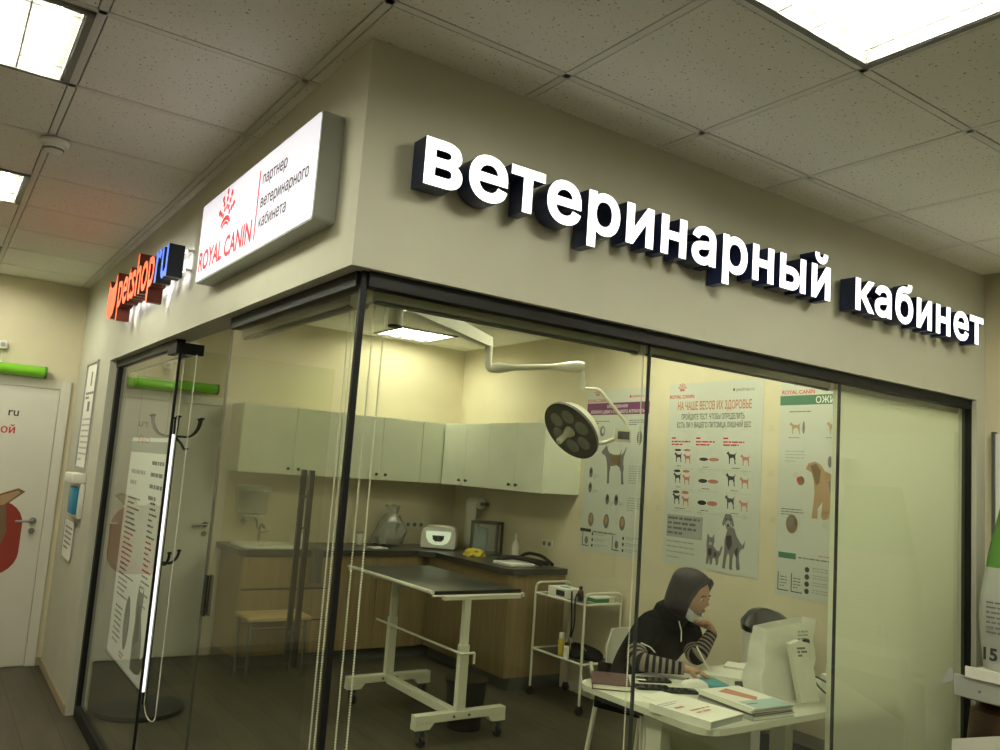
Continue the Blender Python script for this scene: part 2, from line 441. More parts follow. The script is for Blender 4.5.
ceiling('ceiling', X0, XR, Y0, D, .5525, -.20, lamp_cells, excl=(0, 0))
IN_CELLS = [(2.36, 4.27), (.56, 1.87), (2.36, 1.87), (2.36, .67)]  # first cell is in view; the rest are unseen lights added for brightness
ceiling('ceiling_inside', .12, W, .12, D, 2.36, 4.27, IN_CELLS)

def ceiling_light(x, y, tube, label, group):
    t = thing('ceiling_light', label, 'ceiling light', (x+.3, y+.3, H-.004), group)
    e = .014
    mb = MB()
    mb.box((x+e, y+e, H+.036), (x+.6-e, y+.6-e, H+.04))
    for a, b, c, d in ((e, e, .6-e, e+.02), (e, .58-e, .6-e, .6-e), (e, e, e+.02, .6-e), (.58-e, e, .6-e, .6-e)):
        mb.box((x+a, y+b, H-.006), (x+c, y+d, H+.04))
    obj('housing', mb, m_tray, t)
    for k in range(4):
        cx = x+.105+.13*k
        obj('tube', MB().cyl((cx, y+.045, H+.016), (cx, y+.555, H+.016), .013, n=8), tube, t)
    mb = MB()
    for k in range(5): 
        cx = x+.04+.13*k
        mb.box((cx-.0025, y+.036, H-.004), (cx+.0025, y+.564, H+.016))
    for k in range(7):
        cy = y+.075+.075*k
        mb.box((x+.036, cy-.001, H-.003), (x+.564, cy+.001, H+.002))
    obj('louver', mb, m_louver, t)
    return t
G = 'recessed fluorescent ceiling lights of the shop'
labs = ['recessed four-tube light nearest the lit partner signboard', 'recessed four-tube light beside the round ceiling detector',
        'recessed four-tube light farthest back, near the green roller door', 'recessed four-tube light over the front glass wall lettering']
first = None
for k, (x, y) in enumerate(lamp_cells):
    lab = labs[k] if k < 4 else 'unseen recessed four-tube light farther out over the shop floor'
    if first is None: first = ceiling_light(x, y, m_tube, lab, G)
    else: dup(first, (x+.3, y+.3, H-.004), lab, G)
G = 'recessed fluorescent lights inside the vet room'
f2 = ceiling_light(*IN_CELLS[0], m_tube_in, 'recessed four-tube light inside the room above the wall cabinets', G)
for x, y in IN_CELLS[1:]: dup(f2, (x+.3, y+.3, H-.004), 'unseen four-tube light added inside the room, close behind the glass front', G)

# smoke detector
t = thing('smoke_detector', 'round white detector on the ceiling between two light panels', 'smoke detector', (-.63, 1.62, H-.004))
obj('base', MB().lathe((-.63, 1.62, H-.004), [(.055, 0), (.055, -.012), (.048, -.02)]), m_white, t, 40)
obj('sensor_head', MB().lathe((-.63, 1.62, H-.024), [(.04, 0), (.036, -.02), (.02, -.03)]), m_white, t, 40)
obj('sensor_slot', MB().cyl((-.63, 1.62, H-.036), (-.63, 1.62, H-.044), .038), m_grey, t)

# ------------------------------------------------------------------ glass walls
def pane_x(name, x0, x1, z0=.07):     # front pane
    t = sthing(name, (x0, FY, 0))
    obj('pane', MB().box((x0+.002, FY-.005, z0), (x1-.002, FY+.005, GT)), m_glass, t)
    return t
def pane_y(name, y0, y1, z0=.07):
    t = sthing(name, (FX, y0, 0))
    obj('pane', MB().box((FX-.005, y0+.002, z0), (FX+.005, y1-.002, GT)), m_glass, t)
    return t
PX = [.07, 1.197, 2.357, 3.465]
for i in range(3):
    t = pane_x('window_%d' % (i+1), PX[i], PX[i+1])
    if i < 2: obj('joint', MB().box((PX[i+1]-.003, FY-.0065, .07), (PX[i+1]+.003, FY+.0065, GT)), m_seal, t)
t = pane_y('window_4', .06, 1.269); obj('polished_edge', MB().box((FX-.005, 1.269, .07), (FX+.005, 1.272, GT)), m_seal, t)
t = pane_y('window_5', 2.115, 3.60); obj('joint', MB().box((FX-.006, 2.106, .0), (FX+.006, 2.116, GT)), m_black, t)
FZ = 2.152
struct(obj('trim_1', MB().box((FX-.009, FY-.009, 0), (FX+.009, FY+.009, ZB), bev=.002), m_black))                 # corner post
struct(obj('trim_2', MB().box((FX+.009, FY-.02, FZ), (3.465, FY+.025, ZB), bev=.002), m_black))                # front head rail
struct(obj('trim_3', MB().box((FX+.009, FY-.02, 0), (3.465, FY+.025, .075), bev=.002), m_black))
struct(obj('trim_4', MB().box((3.465, FY-.02, 0), (3.50, FY+.025, ZB), bev=.002), m_black))
struct(obj('trim_5', MB().box((FX-.02, FY+.009, FZ), (FX+.025, 1.24, ZB), bev=.002), m_black))
struct(obj('trim_6', MB().box((FX-.02, FY+.009, 0), (FX+.025, 1.269, .075), bev=.002), m_black))
struct(obj('trim_7', MB().box((FX-.02, 2.13, FZ), (FX+.025, 3.68, ZB), bev=.002), m_black))
struct(obj('trim_8', MB().box((FX-.02, 2.116, 0), (FX+.025, 3.60, .075), bev=.002), m_black))
struct(obj('trim_9', MB().box((FX-.02, 3.60, 0), (FX+.025, 3.655, FZ), bev=.002), m_black))

# open glass door leaf, pivot at the sidelight, swung into the room
t = struct(thing('door_1', 'frameless glass door leaf swung open into the vet room', 'glass door', (FX, 2.11, 0)))
YL = 2.11
obj('leaf', MB().box((FX+.02, YL-.005, .012), (FX+.81, YL+.005, 2.15)), m_glass, t)
obj('patch_fitting', MB().box((FX-.016, YL-.012, 2.125), (FX+.11, YL+.016, 2.18), bev=.003).box((FX-.022, YL-.01, 2.125), (FX+.014, YL+.17, 2.185), bev=.003), m_black, t)
obj('patch_fitting', MB().box((FX+.005, YL-.016, .006), (FX+.17, YL+.016, .06), bev=.003), m_black, t)
HX = .775
for s in (-1, 1):
    y = YL+s*.055
    hb = obj('pull_handle', MB().box((HX-.013, y-.013, .60), (HX+.013, y+.013, 1.60), bev=.002), m_black, t)
    mb = MB()
    for z in (.76, 1.46): mb.cyl((HX, YL+s*.005, z), (HX, y, z), .008)
    obj('standoff', mb, m_black, hb)
t = thing('lock_plate', 'black double lock plate clamped on the edge of the fixed glass pane', 'lock', (FX, 1.2, 1.03))
obj('plate', MB().box((FX-.013, 1.20, 1.03), (FX-.0055, 1.238, 1.185), bev=.003), m_black, t)
obj('plate', MB().box((FX+.0055, 1.20, 1.03), (FX+.013, 1.238, 1.185), bev=.003), m_black, t)

# roller blinds inside the glass
def chain(mb, pts, r=.0035):
    pts = [V(p) for p in pts]
    for a, b in zip(pts, pts[1:]):
        n = max(1, int((b-a).length/.0075))
        for i in range(n):
            p = a.lerp(b, (i+.5)/n)
            ret = bmesh.ops.create_icosphere(mb.bm, subdivisions=1, radius=r, matrix=Matrix.Translation(p))
    return mb
def ud(x, y, z0, z1, dx, dy, dark=False):
    pts = [(x, y, z1)]+[(x, y, z0+.05)]
    for k in range(1, 8):
        a = math.pi*k/8; pts.append((x+dx*(1-math.cos(a))/2, y+dy*(1-math.cos(a))/2, z0+.05-.05*math.sin(a)))
    return pts+[(x+dx, y+dy, z0+.05), (x+dx, y+dy, z1)]
def blind_x(x0, x1, label, drop, cx):
    t = thing('roller_blind', label, 'roller blind', ((x0+x1)/2, .115, 2.10))
    obj('cassette', MB().box((x0, .078, 2.128), (x1, .135, 2.185), bev=.006), m_silver, t, 30)
    obj('end_cap', MB().box((x0-.006, .076, 2.122), (x0, .137, 2.188), bev=.002), m_whitepaint, t); obj('end_cap', MB().box((x1, .076, 2.122), (x1+.006, .137, 2.188), bev=.002), m_whitepaint, t)
    if drop:
        obj('fabric', MB().box((x0+.004, .082, drop), (x1, .084, 2.13)), m_blind, t)
        obj('bottom_bar', MB().box((x0+.004, .076, drop-.02), (x1, .09, drop), bev=.004), m_white, t)
    else:
        obj('bottom_bar', MB().box((x0+.01, .080, 2.118), (x1-.01, .092, 2.1275), bev=.003), m_kick, t)
    obj('bead_chain', chain(MB(), ud(cx, .115, .42, 2.125, .035, 0)), m_whitepaint, t)
    return t
blind_x(.11, 1.185, 'rolled-up blind behind the first front pane, nearest the glass corner', 0, .135)
blind_x(1.21, 2.345, 'rolled-up blind behind the middle front pane', 0, 1.235)
blind_x(2.365, 3.455, 'white roller blind pulled all the way down behind the last front pane', .05, 3.40)
def blind_y(y0, y1, label, cy):
    t = thing('roller_blind', label, 'roller blind', (.125, (y0+y1)/2, 2.10))
    obj('cassette', MB().box((.094, y0, 2.128), (.15, y1, 2.185), bev=.006), m_silver, t, 30)
    obj('end_cap', MB().box((.092, y0-.006, 2.122), (.152, y0, 2.188), bev=.002), m_whitepaint, t); obj('end_cap', MB().box((.092, y1, 2.122), (.152, y1+.006, 2.188), bev=.002), m_whitepaint, t)
    obj('bottom_bar', MB().box((.097, y0+.01, 2.118), (.108, y1-.01, 2.1275), bev=.003), m_kick, t)
    obj('bead_chain', chain(MB(), ud(.128, cy, .375, 2.125, 0, -.24 if y0 > 1.5 else .035)), m_whitepaint, t)
blind_y(.20, 1.25, 'rolled-up blind behind the side pane next to the glass corner', .24)
blind_y(2.14, 3.58, 'rolled-up blind behind the sidelight left of the glass door', 2.30)

# ------------------------------------------------------------------ illuminated lettering over the front
def letter3d(fr, vs, fs, ox, oz, c0, c1, name, label, cat, group, mface, mside, k=1, slant=0, mback=None):
    """one channel letter: side body from c0 to c1 and a lit face"""
    zmid = .5
    P = [fr(ox+v.x*k+slant*v.y, oz+v.y, c0 if v.z < 0 else c1) for v in vs]
    cx = sum((p for p in P), V())/len(P)
    t = thing(name, label, cat, tuple(cx), group)
    f, s = MB(), MB()
    for mb, keep in ((f, lambda n: n.z > .7), (s, lambda n: n.z <= .7)):
        idx = {}
        for ids, n in fs:
            if not keep(n): continue
            for i in ids:
                if i not in idx: idx[i] = mb.bm.verts.new(P[i])
            try:
                fc = mb.bm.faces.new([idx[i] for i in ids])
                if mb is s and n.z < -.7 and mback: fc.material_index = 1
            except ValueError: pass
    obj('return', s, [mside]+([mback] if mback else []), t, fixn=False)
    obj('lit_face', f, mface, t, fixn=False)
    return t
def advances(word, size, bold):
    """x offset of every letter of a word as the font sets it"""
    out = []
    for i in range(len(word)):
        if i == 0: out.append(0); continue
        a, _ = _textmesh(word[:i+1], size, bold, 0); b, _ = _textmesh(word[i], size, bold, 0)
        out.append(max(v.x for v in a)-max(v.x for v in b))
    return out
ords = {'ветеринарный': ['first letter', 'second letter', 'third letter', 'fourth letter', 'fifth letter', 'sixth letter', 'seventh letter', 'eighth letter', 'ninth letter', 'tenth letter', 'eleventh letter', 'last letter']}
def word3d(fr, word, x0, x1, z, xh, c0, c1, bold, names, mf, ms, group, nar=1, slant=0, mback=None):
    size = 1.0
    a, _ = _textmesh('н' if word[0] > 'z' else 'x', size, bold, 0); size = xh/(max(v.y for v in a)-min(v.y for v in a))
    vs, _ = _textmesh(word, size, bold, 0); X0_, X1_ = min(v.x for v in vs), max(v.x for v in vs); k = (x1-x0)/(X1_-X0_)
    base = min(v.y for v in _textmesh('н' if word[0] > 'z' else 'x', size, bold, 0)[0])
    adv = advances(word, size, bold)
    for i, ch in enumerate(word):
        v, f = _textmesh(ch, size, bold, .01)
        c_ = (min(p.x for p in v)+max(p.x for p in v))/2
        letter3d(fr, v, f, x0+(adv[i]-X0_)*k+c_*k*(1-nar), z-base, c0, c1, 'sign_letter', names(i, ch), 'sign letter', group, mf, ms, k*nar, slant, mback)
num = ['first', 'second', 'third', 'fourth', 'fifth', 'sixth', 'seventh', 'eighth', 'ninth', 'tenth', 'eleventh', 'twelfth']
GL = 'white lit letters over the glass front'
word3d(FRONT, 'ветеринарный', .15, 2.085, 2.452, .14, .012, .085, .026, lambda i, c: 'white lit letter %s with navy sides, %s letter of the long word on the front' % (c, num[i]), m_lit, m_navy, GL, .935)
word3d(FRONT, 'кабинет', 2.255, 3.365, 2.452, .14, .012, .085, .026, lambda i, c: 'white lit letter %s with navy sides, %s letter of the short word on the front' % (c, num[i]), m_lit, m_navy, GL, .935)

# orange and blue shop letters on the side fascia
GP = 'orange and blue lit letters on the side wall'
word3d(LEFT, 'petshop', -3.04, -2.11, 2.440, .152, .035, .105, .014, lambda i, c: 'orange lit letter %s, %s of the orange letters on the side wall' % (c, num[i]), m_orange, m_orange_side, GP, 1, mback=m_halo)
word3d(LEFT, 'ru', -2.085, -1.835, 2.440, .152, .035, .105, .014, lambda i, c: 'blue lit letter %s, %s of the two blue letters on the side wall' % (c, num[i]), m_blue, m_blue_side, GP, 1, mback=m_halo)
ic = [(-3.37, 2.55), (-3.375, 2.49), (-3.345, 2.43), (-3.29, 2.405), (-3.22, 2.40), (-3.15, 2.425), (-3.105, 2.48), (-3.10, 2.56), (-3.115, 2.66), (-3.17, 2.60), (-3.24, 2.585), (-3.30, 2.60), (-3.355, 2.645)]
t = thing('sign_emblem', 'orange lit emblem with two pointed ears left of the orange letters', 'sign emblem', (-.035, 3.24, 2.40))
mb = MB().prism(LEFT, ic, .035, .104); 
mb2 = MB().flat(LEFT, ic, .105)
obj('return', mb, m_orange_side, t); obj('lit_face', mb2, m_orange, t, fixn=False)
mb3 = MB().prism(LEFT, [(-3.24+(a+3.24)*.85, 2.5+(b-2.5)*.85) for a, b in ic], .030, .034); obj('back_glow', mb3, m_halo, t)
mb = MB()
for z in (2.47, 2.56): mb.box((-.029, 1.80, z), (-.001, 3.35, z+.012))
tag(obj('mounting_rail', mb, m_chrome), 'pair of thin metal rails carrying the orange and blue letters', 'rail')

# lit signboard
t = thing('lit_signboard', 'white lit signboard with red crown logo on the side wall near the corner', 'signboard', (-.035, .8, 2.33))
mb = MB()
SY0, SY1, SZ0, SZ1 = .145, 1.425, 2.343, 2.678
fr = Frame((0, 0, 0), (0, -1, 0), Z3)
def rrect(a0, b0, a1, b1, r, n=4):
    out = []
    for cx, cy, s0 in ((a1-r, b1-r, 0), (a0+r, b1-r, 90), (a0+r, b0+r, 180), (a1-r, b0+r, 270)):
        for k in range(n+1):
            a = math.radians(s0+90*k/n); out.append((cx+r*math.cos(a), cy+r*math.sin(a)))
    return out
mb.prism(fr, rrect(-SY1, SZ0, -SY0, SZ1, .016), .002, .071); obj('case', mb, m_silver, t, 30)
mb = MB().flat(fr, rrect(-SY1+.006, SZ0+.006, -SY0-.006, SZ1-.006, .013), .0722, 0)
def crown(mb, f, cx, cy, s, mi, c):
    for k in range(5):           # rays of dots over an arch
        a = math.radians(158-34*k)
        for r, q in ((.45, .115), (.72, .13), (.99, .145)):
            if r > 1 and k in (0, 4): continue
            x, y = cx+s*r*math.cos(a)*.9, cy+s*r*math.sin(a)
            u, v_ = math.cos(a), math.sin(a)
            pts = [(x+s*q*(u*.95*math.cos(b)-v_*.85*math.sin(b)), y+s*q*(v_*.95*math.cos(b)+u*.85*math.sin(b))) for b in [2*math.pi*i/8 for i in range(8)]]
            mb.flat(f, pts, c, mi)
    for r0, r1, y0 in ((.48, .62, -.36), (.34, .42, -.42)):
        o = [(cx+s*r1*math.cos(math.radians(a)), cy+s*(y0+r1*.75*math.sin(math.radians(a)))) for a in range(20, 161, 14)]
        i = [(cx+s*r0*math.cos(math.radians(a)), cy+s*(y0+r0*.6*math.sin(math.radians(a)))) for a in range(160, 19, -14)]
        for k in range(len(o)-1): mb.flat(f, [o[k], o[k+1], i[len(i)-2-k], i[len(i)-1-k]], c, mi)
crown(mb, fr, -1.06, 2.545, .108, 1, .0735)
mb.text(fr, 'ROYAL CANIN', -1.39, 2.388, .112, 1, .0735, .026, width=.675)
mb.rect(fr, -.686, 2.385, -.674, 2.632, .0735, 1)
for s_, z in (('партнер', 2.573), ('ветеринарного', 2.490), ('кабинета', 2.420)): mb.text(fr, s_, -.645, z, .0605, 2, .0735, .014)
obj('lit_sheet', mb, [m_sign, m_redlit, m_darklit], t, fixn=False)

# ------------------------------------------------------------------ print shapes for posters
DOG = [(.02,.80),(.05,.86),(.10,.90),(.16,.96),(.20,1.0),(.24,.95),(.27,.87),(.34,.80),(.50,.76),(.70,.76),(.82,.77),(.90,.84),(.97,.96),(.99,.94),(.94,.80),(.90,.70),(.89,.55),(.92,.42),(.90,.30),(.93,.06),(.95,.02),(.86,.0),(.84,.05),(.82,.30),(.76,.42),(.70,.50),(.50,.46),(.40,.46),(.37,.30),(.37,.06),(.38,.01),(.29,.0),(.29,.10),(.27,.42),(.24,.55),(.20,.68),(.14,.74),(.06,.76)]
SIT = [(.30,1.0),(.40,1.02),(.55,.99),(.66,.92),(.69,.80),(.66,.70),(.74,.62),(.86,.48),(.93,.30),(1.05,.36),(1.10,.46),(1.13,.40),(1.06,.26),(.95,.16),(.97,.03),(.70,.0),(.66,.10),(.62,.22),(.58,.03),(.42,.0),(.44,.20),(.40,.40),(.36,.03),(.20,.0),(.24,.25),(.22,.50),(.26,.64),(.22,.74),(.14,.72),(.13,.86),(.20,.95)]
CAT = [(.30,1.0),(.38,.90),(.52,.90),(.60,1.0),(.64,.84),(.60,.70),(.66,.60),(.78,.42),(.82,.20),(.98,.26),(1.12,.48),(1.18,.44),(1.06,.18),(.84,.04),(.60,.0),(.28,.0),(.24,.30),(.28,.56),(.24,.68),(.24,.84)]
def put(mb, f, shape, x, y, w_, h_, mi, c=.0009, flip=False):
    pts = [((x+w_*(1-a) if flip else x+w_*a), y+h_*b) for a, b in shape]
    vs, fs = fill2d([pts]); mb.faces([f(v.x, v.y, c) for v in vs], fs, mi)
def oval(mb, f, x, y, rx, ry, mi, c=.0009, n=14): mb.flat(f, [(x+rx*math.cos(2*math.pi*i/n), y+ry*math.sin(2*math.pi*i/n)) for i in range(n)], c, mi)
PM = [m_sheet, m_dark, m_red, m_grey, m_lgrey, m_purple, m_pgreen, m_tan, m_brown, m_pink, m_white]
def poster(name, label, y_left, y_right, z0, z1, draw):
    f = Frame((W-.003, y_left, z0), (0, -1, 0), Z3); wd, ht = y_left-y_right, z1-z0
    mb = MB().prism(f, [(0,0),(wd,0),(wd,ht),(0,ht)], -.0015, 0)
    draw(mb, f, wd, ht)
    return tag(obj(name, mb, PM, fixn=False), label, 'poster', 'wall posters')
def logo(mb, f, x, y, s, mi=2):
    crown(mb, f, x, y+s*.5, s*.5, mi, .0009); mb.text(f, 'ROYAL CANIN', x, y-s*.25, s*.42, mi, .0009, .02, align='C')
def d1(mb, f, w_, h_):
    logo(mb, f, .12, h_-.075, .085); oval(mb, f, .50, h_-.062, .010, .012, 2); mb.text(f, 'petshop.ru', .52, h_-.07, .030, 2, bold=.01)
    mb.rect(f, .0, h_-.20, w_, h_-.105, .0006, 5)
    mb.text(f, 'ЗАБОЛЕВАНИЯ', w_*.5, h_-.145, .032, 10, .001, .01, align='C'); mb.text(f, 'ОПОРНО-ДВИГАТЕЛЬНОГО АППАРАТА', w_*.5, h_-.188, .034, 10, .001, .012, align='C', width=w_*.86)
    mb.lines(f, .05, h_-.255, .28, 2, .016, .007, 3, 1); mb.lines(f, .50, h_-.25, .68, 3, .016, .007, 3, 2)
    for x in (.12, .20): oval(mb, f, x, h_-.33, .030, .042, 3); oval(mb, f, x+.006, h_-.325, .015, .024, 0, .0012)
    oval(mb, f, .62, h_-.38, .028, .055, 3)
    put(mb, f, DOG, .20, h_-.74, .29, .30, 3); put(mb, f, [(a*.8+.1, b) for a, b in DOG[6:18]+[(.4,.6)]], .22, h_-.72, .24, .26, 8, .0012)
    for x, y in ((.09, h_-.66), (.09, h_-.78), (.30, h_-.86), (.40, h_-.86)): oval(mb, f, x, y, .022, .042, 3); oval(mb, f, x, y+.01, .010, .018, 1, .0012); mb.lines(f, x+.03, y-.02, x+.09, 3, .012, .005, 4, int(x*100))
    mb.lines(f, .52, h_-.60, .70, 8, .018, .007, 4, 3); mb.lines(f, .52, h_-.84, .70, 6, .018, .007, 4, 4)
    for x in (.12, .30, .48): oval(mb, f, x, h_-1.03, .032, .055, 3); oval(mb, f, x, h_-1.02, .018, .035, 7, .0012)
    mb.rect(f, .0, h_-1.13, .13, h_-1.105, .0008, 1); mb.lines(f, .15, h_-1.125, .62, 1, .02, .01, 3, 5)
    for x in (.03, .38):
        mb.rect(f, x, .04, x+.007, .15, .0008, 1); mb.rect(f, x, .04, x+.08, .047, .0008, 1); oval(mb, f, x+.05, .085, .02, .03, 3)
        for k in range(3): oval(mb, f, x+.12, .14-k*.045, .010, .013, 1); mb.lines(f, x+.145, .148-k*.045, x+.30, 2, .014, .006, 4, k+int(x*50))
poster('wall_poster', 'poster with purple title band beside the wall cabinets', 3.07, 2.36, 1.095, 2.375, d1)
def bigdog(mb, f, x, y, w_, h_):
    P = lambda pts, mi, c: put(mb, f, pts, x, y, w_, h_, mi, c)
    P([(.30,.72),(.42,.78),(.58,.74),(.66,.62),(.80,.52),(.90,.46),(1.0,.56),(.97,.42),(.84,.38),(.78,.30),(.80,.16),(.84,.03),(.72,.0),(.68,.06),(.66,.24),(.58,.30),(.54,.20),(.53,.04),(.56,.0),(.42,.0),(.42,.24),(.36,.30),(.30,.20),(.26,.03),(.28,.0),(.14,.0),(.15,.06),(.20,.30),(.20,.52)], 3, .0009)
    P([(.14,.92),(.20,1.0),(.42,1.0),(.50,.92),(.56,.80),(.50,.76),(.44,.82),(.38,.72),(.26,.72),(.20,.82),(.13,.76),(.08,.82)], 3, .0010)
    P([(.26,.60),(.46,.62),(.50,.44),(.38,.34),(.26,.44)], 1, .0012); P([(.22,.84),(.28,.88),(.40,.88),(.42,.82),(.34,.74),(.27,.76)], 4, .0013); P([(.60,.34),(.74,.44),(.74,.30),(.68,.22)], 1, .0012)
    oval(mb, f, x+.32*w_, y+.79*h_, .010, .012, 1, .0015); oval(mb, f, x+.25*w_, y+.90*h_, .006, .007, 1, .0015); oval(mb, f, x+.39*w_, y+.90*h_, .006, .007, 1, .0015)
def bigcat(mb, f, x, y, w_, h_):
    P = lambda pts, mi, c: put(mb, f, pts, x, y, w_, h_, mi, c)
    P([(.10,.74),(.16,1.0),(.28,.88),(.42,.88),(.52,1.0),(.56,.76),(.50,.62),(.66,.50),(.84,.46),(.92,.60),(1.0,.66),(1.02,.58),(.92,.36),(.82,.26),(.80,.04),(.68,.0),(.64,.20),(.50,.24),(.46,.02),(.34,.0),(.30,.22),(.24,.02),(.10,.0),(.14,.30),(.12,.50)], 3, .0009)
    P([(.20,.50),(.40,.54),(.42,.36),(.30,.26),(.20,.34)], 1, .0012); P([(.56,.42),(.70,.40),(.66,.26),(.58,.28)], 1, .0012); oval(mb, f, x+.33*w_, y+.68*h_, .014, .012, 4, .0013)
def d2(mb, f, w_, h_):
    logo(mb, f, .12, h_-.085, .085); oval(mb, f, w_-.24, h_-.062, .008, .010, 1); mb.text(f, 'petshop.ru', w_-.22, h_-.072, .034, 3, bold=.01)
    mb.text(f, 'НА ЧАШЕ ВЕСОВ ИХ ЗДОРОВЬЕ', .085, h_-.19, .080, 9, .001, .022, width=.65)
    mb.text(f, 'ПРОЙДИТЕ ТЕСТ, ЧТОБЫ ОПРЕДЕЛИТЬ,', .125, h_-.258, .052, 3, .001, .020, width=.56)
    mb.text(f, 'ЕСТЬ ЛИ У ВАШЕГО ПИТОМЦА ЛИШНИЙ ВЕС', .085, h_-.315, .050, 3, .001, .020, width=.65)
    for x in (.04, .27, .51): mb.rect(f, x, h_-.395, x+.04, h_-.385, .0008, 2); mb.lines(f, x, h_-.42, x+.18, 2, .020, .010, 2, int(x*100))
    for k in range(3):
        y = h_-.56-k*.148; fat = 1+k*.18
        oval(mb, f, .105, y+.085, .033, .008*fat, 1); oval(mb, f, .19, y+.085, .034, .008*fat, 9)
        put(mb, f, DOG, .07, y, .075, .070*(1+.06*k), 1); put(mb, f, DOG, .155, y-.008, .075, .070, 9)
        oval(mb, f, .345, y+.025, .040, .012*fat, 1); oval(mb, f, .435, y+.025, .046, .012*fat, 9)
        put(mb, f, DOG, .54, y, .085, .085*(1+.04*k), 1); put(mb, f, DOG, .655, y-.008, .08, .075, 9)
        for x in (.10, .34, .59): mb.lines(f, x, y-.03, x+.12, 1, .02, .005, 3, k*7+int(x*10)); mb.rect(f, x-.04, y-.045, x+.16, y-.043, .0008, 4)
    mb.rect(f, .03, h_-1.085, .36, h_-.93, .0006, 4); mb.lines(f, .04, h_-.962, .34, 4, .034, .016, 3, 8); mb.lines(f, .04, h_-1.12, .30, 4, .036, .010, 4, 9)
    bigcat(mb, f, .385, h_-1.235, .15, .205); bigdog(mb, f, .51, h_-1.245, .21, .355)
poster('wall_poster', 'poster with red headline, rows of small dogs and a dog and cat below', 2.16, 1.335, 1.11, 2.385, d2)
def d3(mb, f, w_, h_):
    logo(mb, f, .13, h_-.065, .085)
    mb.rect(f, 0, h_-.155, w_, h_-.095, .0006, 6); mb.text(f, 'ОЖИРЕНИЕ', .255, h_-.146, .056, 10, .001, .016)
    mb.lines(f, .07, h_-.20, .5, 1, .02, .007, 3, 1)
    for x in (.07, .33): put(mb, f, DOG, x, h_-.335, .085, .075, 7); oval(mb, f, x+.105, h_-.295, .009, .04, 3); mb.lines(f, x, h_-.36, x+.12, 1, .02, .005, 3, int(x*10))
    mb.lines(f, .05, h_-.445, .20, 4, .020, .006, 4, 2); oval(mb, f, .165, h_-.62, .026, .028, 8); oval(mb, f, .148, h_-.615, .013, .018, 2, .0012)
    for x in (.36, .40): oval(mb, f, x, h_-.50, .014, .035, 3)
    P = lambda pts, mi, c: put(mb, f, pts, .19, h_-.84, .40, .34, mi, c)
    P([(.02,.86),(.06,.96),(.18,1.0),(.28,.94),(.34,.84),(.55,.74),(.80,.72),(1.0,.60),(1.0,.24),(.72,.20),(.62,.10),(.44,.16),(.42,.02),(.34,-.02),(.30,.04),(.32,.30),(.24,.18),(.24,.0),(.14,.0),(.16,.20),(.18,.46),(.16,.66),(.12,.80)], 7, .0009)
    P([(.10,.92),(.20,.96),(.28,.84),(.26,.62),(.20,.58),(.16,.74)], 8, .0012); P([(.40,.66),(.62,.68),(.84,.60),(.86,.40),(.66,.30),(.46,.36)], 3, .0012); P([(.46,.54),(.60,.60),(.70,.50),(.58,.40)], 9, .0014)
    oval(mb, f, .11, h_-.885, .042, .058, 8); oval(mb, f, .10, h_-.875, .022, .035, 3, .0012); oval(mb, f, .42, h_-.99, .05, .04, 7)
    mb.lines(f, .03, h_-.80, .19, 3, .016, .006, 3, 5); mb.lines(f, .30, h_-1.06, .5, 1, .016, .006, 9, 15)
    mb.rect(f, .02, h_-1.095, .145, h_-1.06, .0008, 6); mb.lines(f, .16, h_-1.085, .6, 1, .02, .008, 3, 6)
    for x in (.02, .115): mb.rect(f, x, h_-1.29, x+.006, h_-1.18, .0008, 1); mb.rect(f, x, h_-1.29, x+.08, h_-1.284, .0008, 1); mb.lines(f, x+.015, h_-1.21, x+.07, 4, .018, .006, 3, int(x*100))
    for k in range(4): oval(mb, f, .225, h_-1.145-k*.042, .016, .016, 1); mb.lines(f, .26, h_-1.135-k*.042, .5, 2, .015, .006, 4, k)
poster('wall_poster', 'poster with green title band, partly hidden by the lowered blind', 1.205, .50, 1.04, 2.36, d3)

# ------------------------------------------------------------------ doors in the back wall
def lever(t, x, z, y):
    h = obj('door_handle', MB().cyl((x, y, z), (x, y-.012, z), .024).cyl((x, y-.01, z), (x, y-.045, z), .009).tube([(x, y-.043, z), (x-.115, y-.043, z-.006)], .009), m_steel, t, 40)
    obj('keyhole_rosette', MB().cyl((x, y, z-.075), (x, y-.01, z-.075), .022), m_steel, t, 40)
def room_door(name, x0, x1, draw=None):
    t = struct(thing(name, 'door', 'door', (x0, D, 0))); del t['label']; del t['category']
    fr_ = MB()
    fr_.box((x0-.07, D-.018, 0), (x0, D, 2.12), bev=.003).box((x1, D-.018, 0), (x1+.07, D, 2.12), bev=.003).box((x0, D-.018, 2.05), (x1, D, 2.12), bev=.003)
    obj('door_frame', fr_, m_door, t)
    obj('door_leaf', MB().box((x0+.004, D-.012, .008), (x1-.004, D-.001, 2.046), bev=.002), m_door, t)
    lever(t, x1-.07, 1.06, D-.012)
    return t
t = room_door('door_2', -.92, -.11)
# printed sticker on the shop-side door
fb = Frame((0, D-.0125, 0), (1, 0, 0), Z3)
mb = MB()
pts = rrect(-.78, .66, -.245, 1.20, .17, 6)
mb.prism(fb, pts, 0, .0008, 1)
put(mb, fb, [(0,.2),(.05,.6),(.02,1.0),(.16,.8),(.3,.95),(.42,.85),(.46,.98),(.60,1.06),(.66,1.02),(.52,.84),(.55,.5),(.5,.2),(.3,.0)], -.78, .70, .80, .56, 0, .0014)
put(mb, fb, [(.40,.82),(.47,.96),(.60,1.03),(.62,1.0),(.50,.84)], -.78, .70, .80, .56, 3, .002)
mb.text(fb, 'ru', -.365, 1.825, .085, 2, .001, .012, align='R'); mb.text(fb, 'ой', -.375, 1.695, .085, 4, .001, .012, align='R')
obj('door_sticker', mb, [m_brown, mat('sticker_red', (.30, .035, .02), .5), m_dark, m_tan, m_red], t, fixn=False)
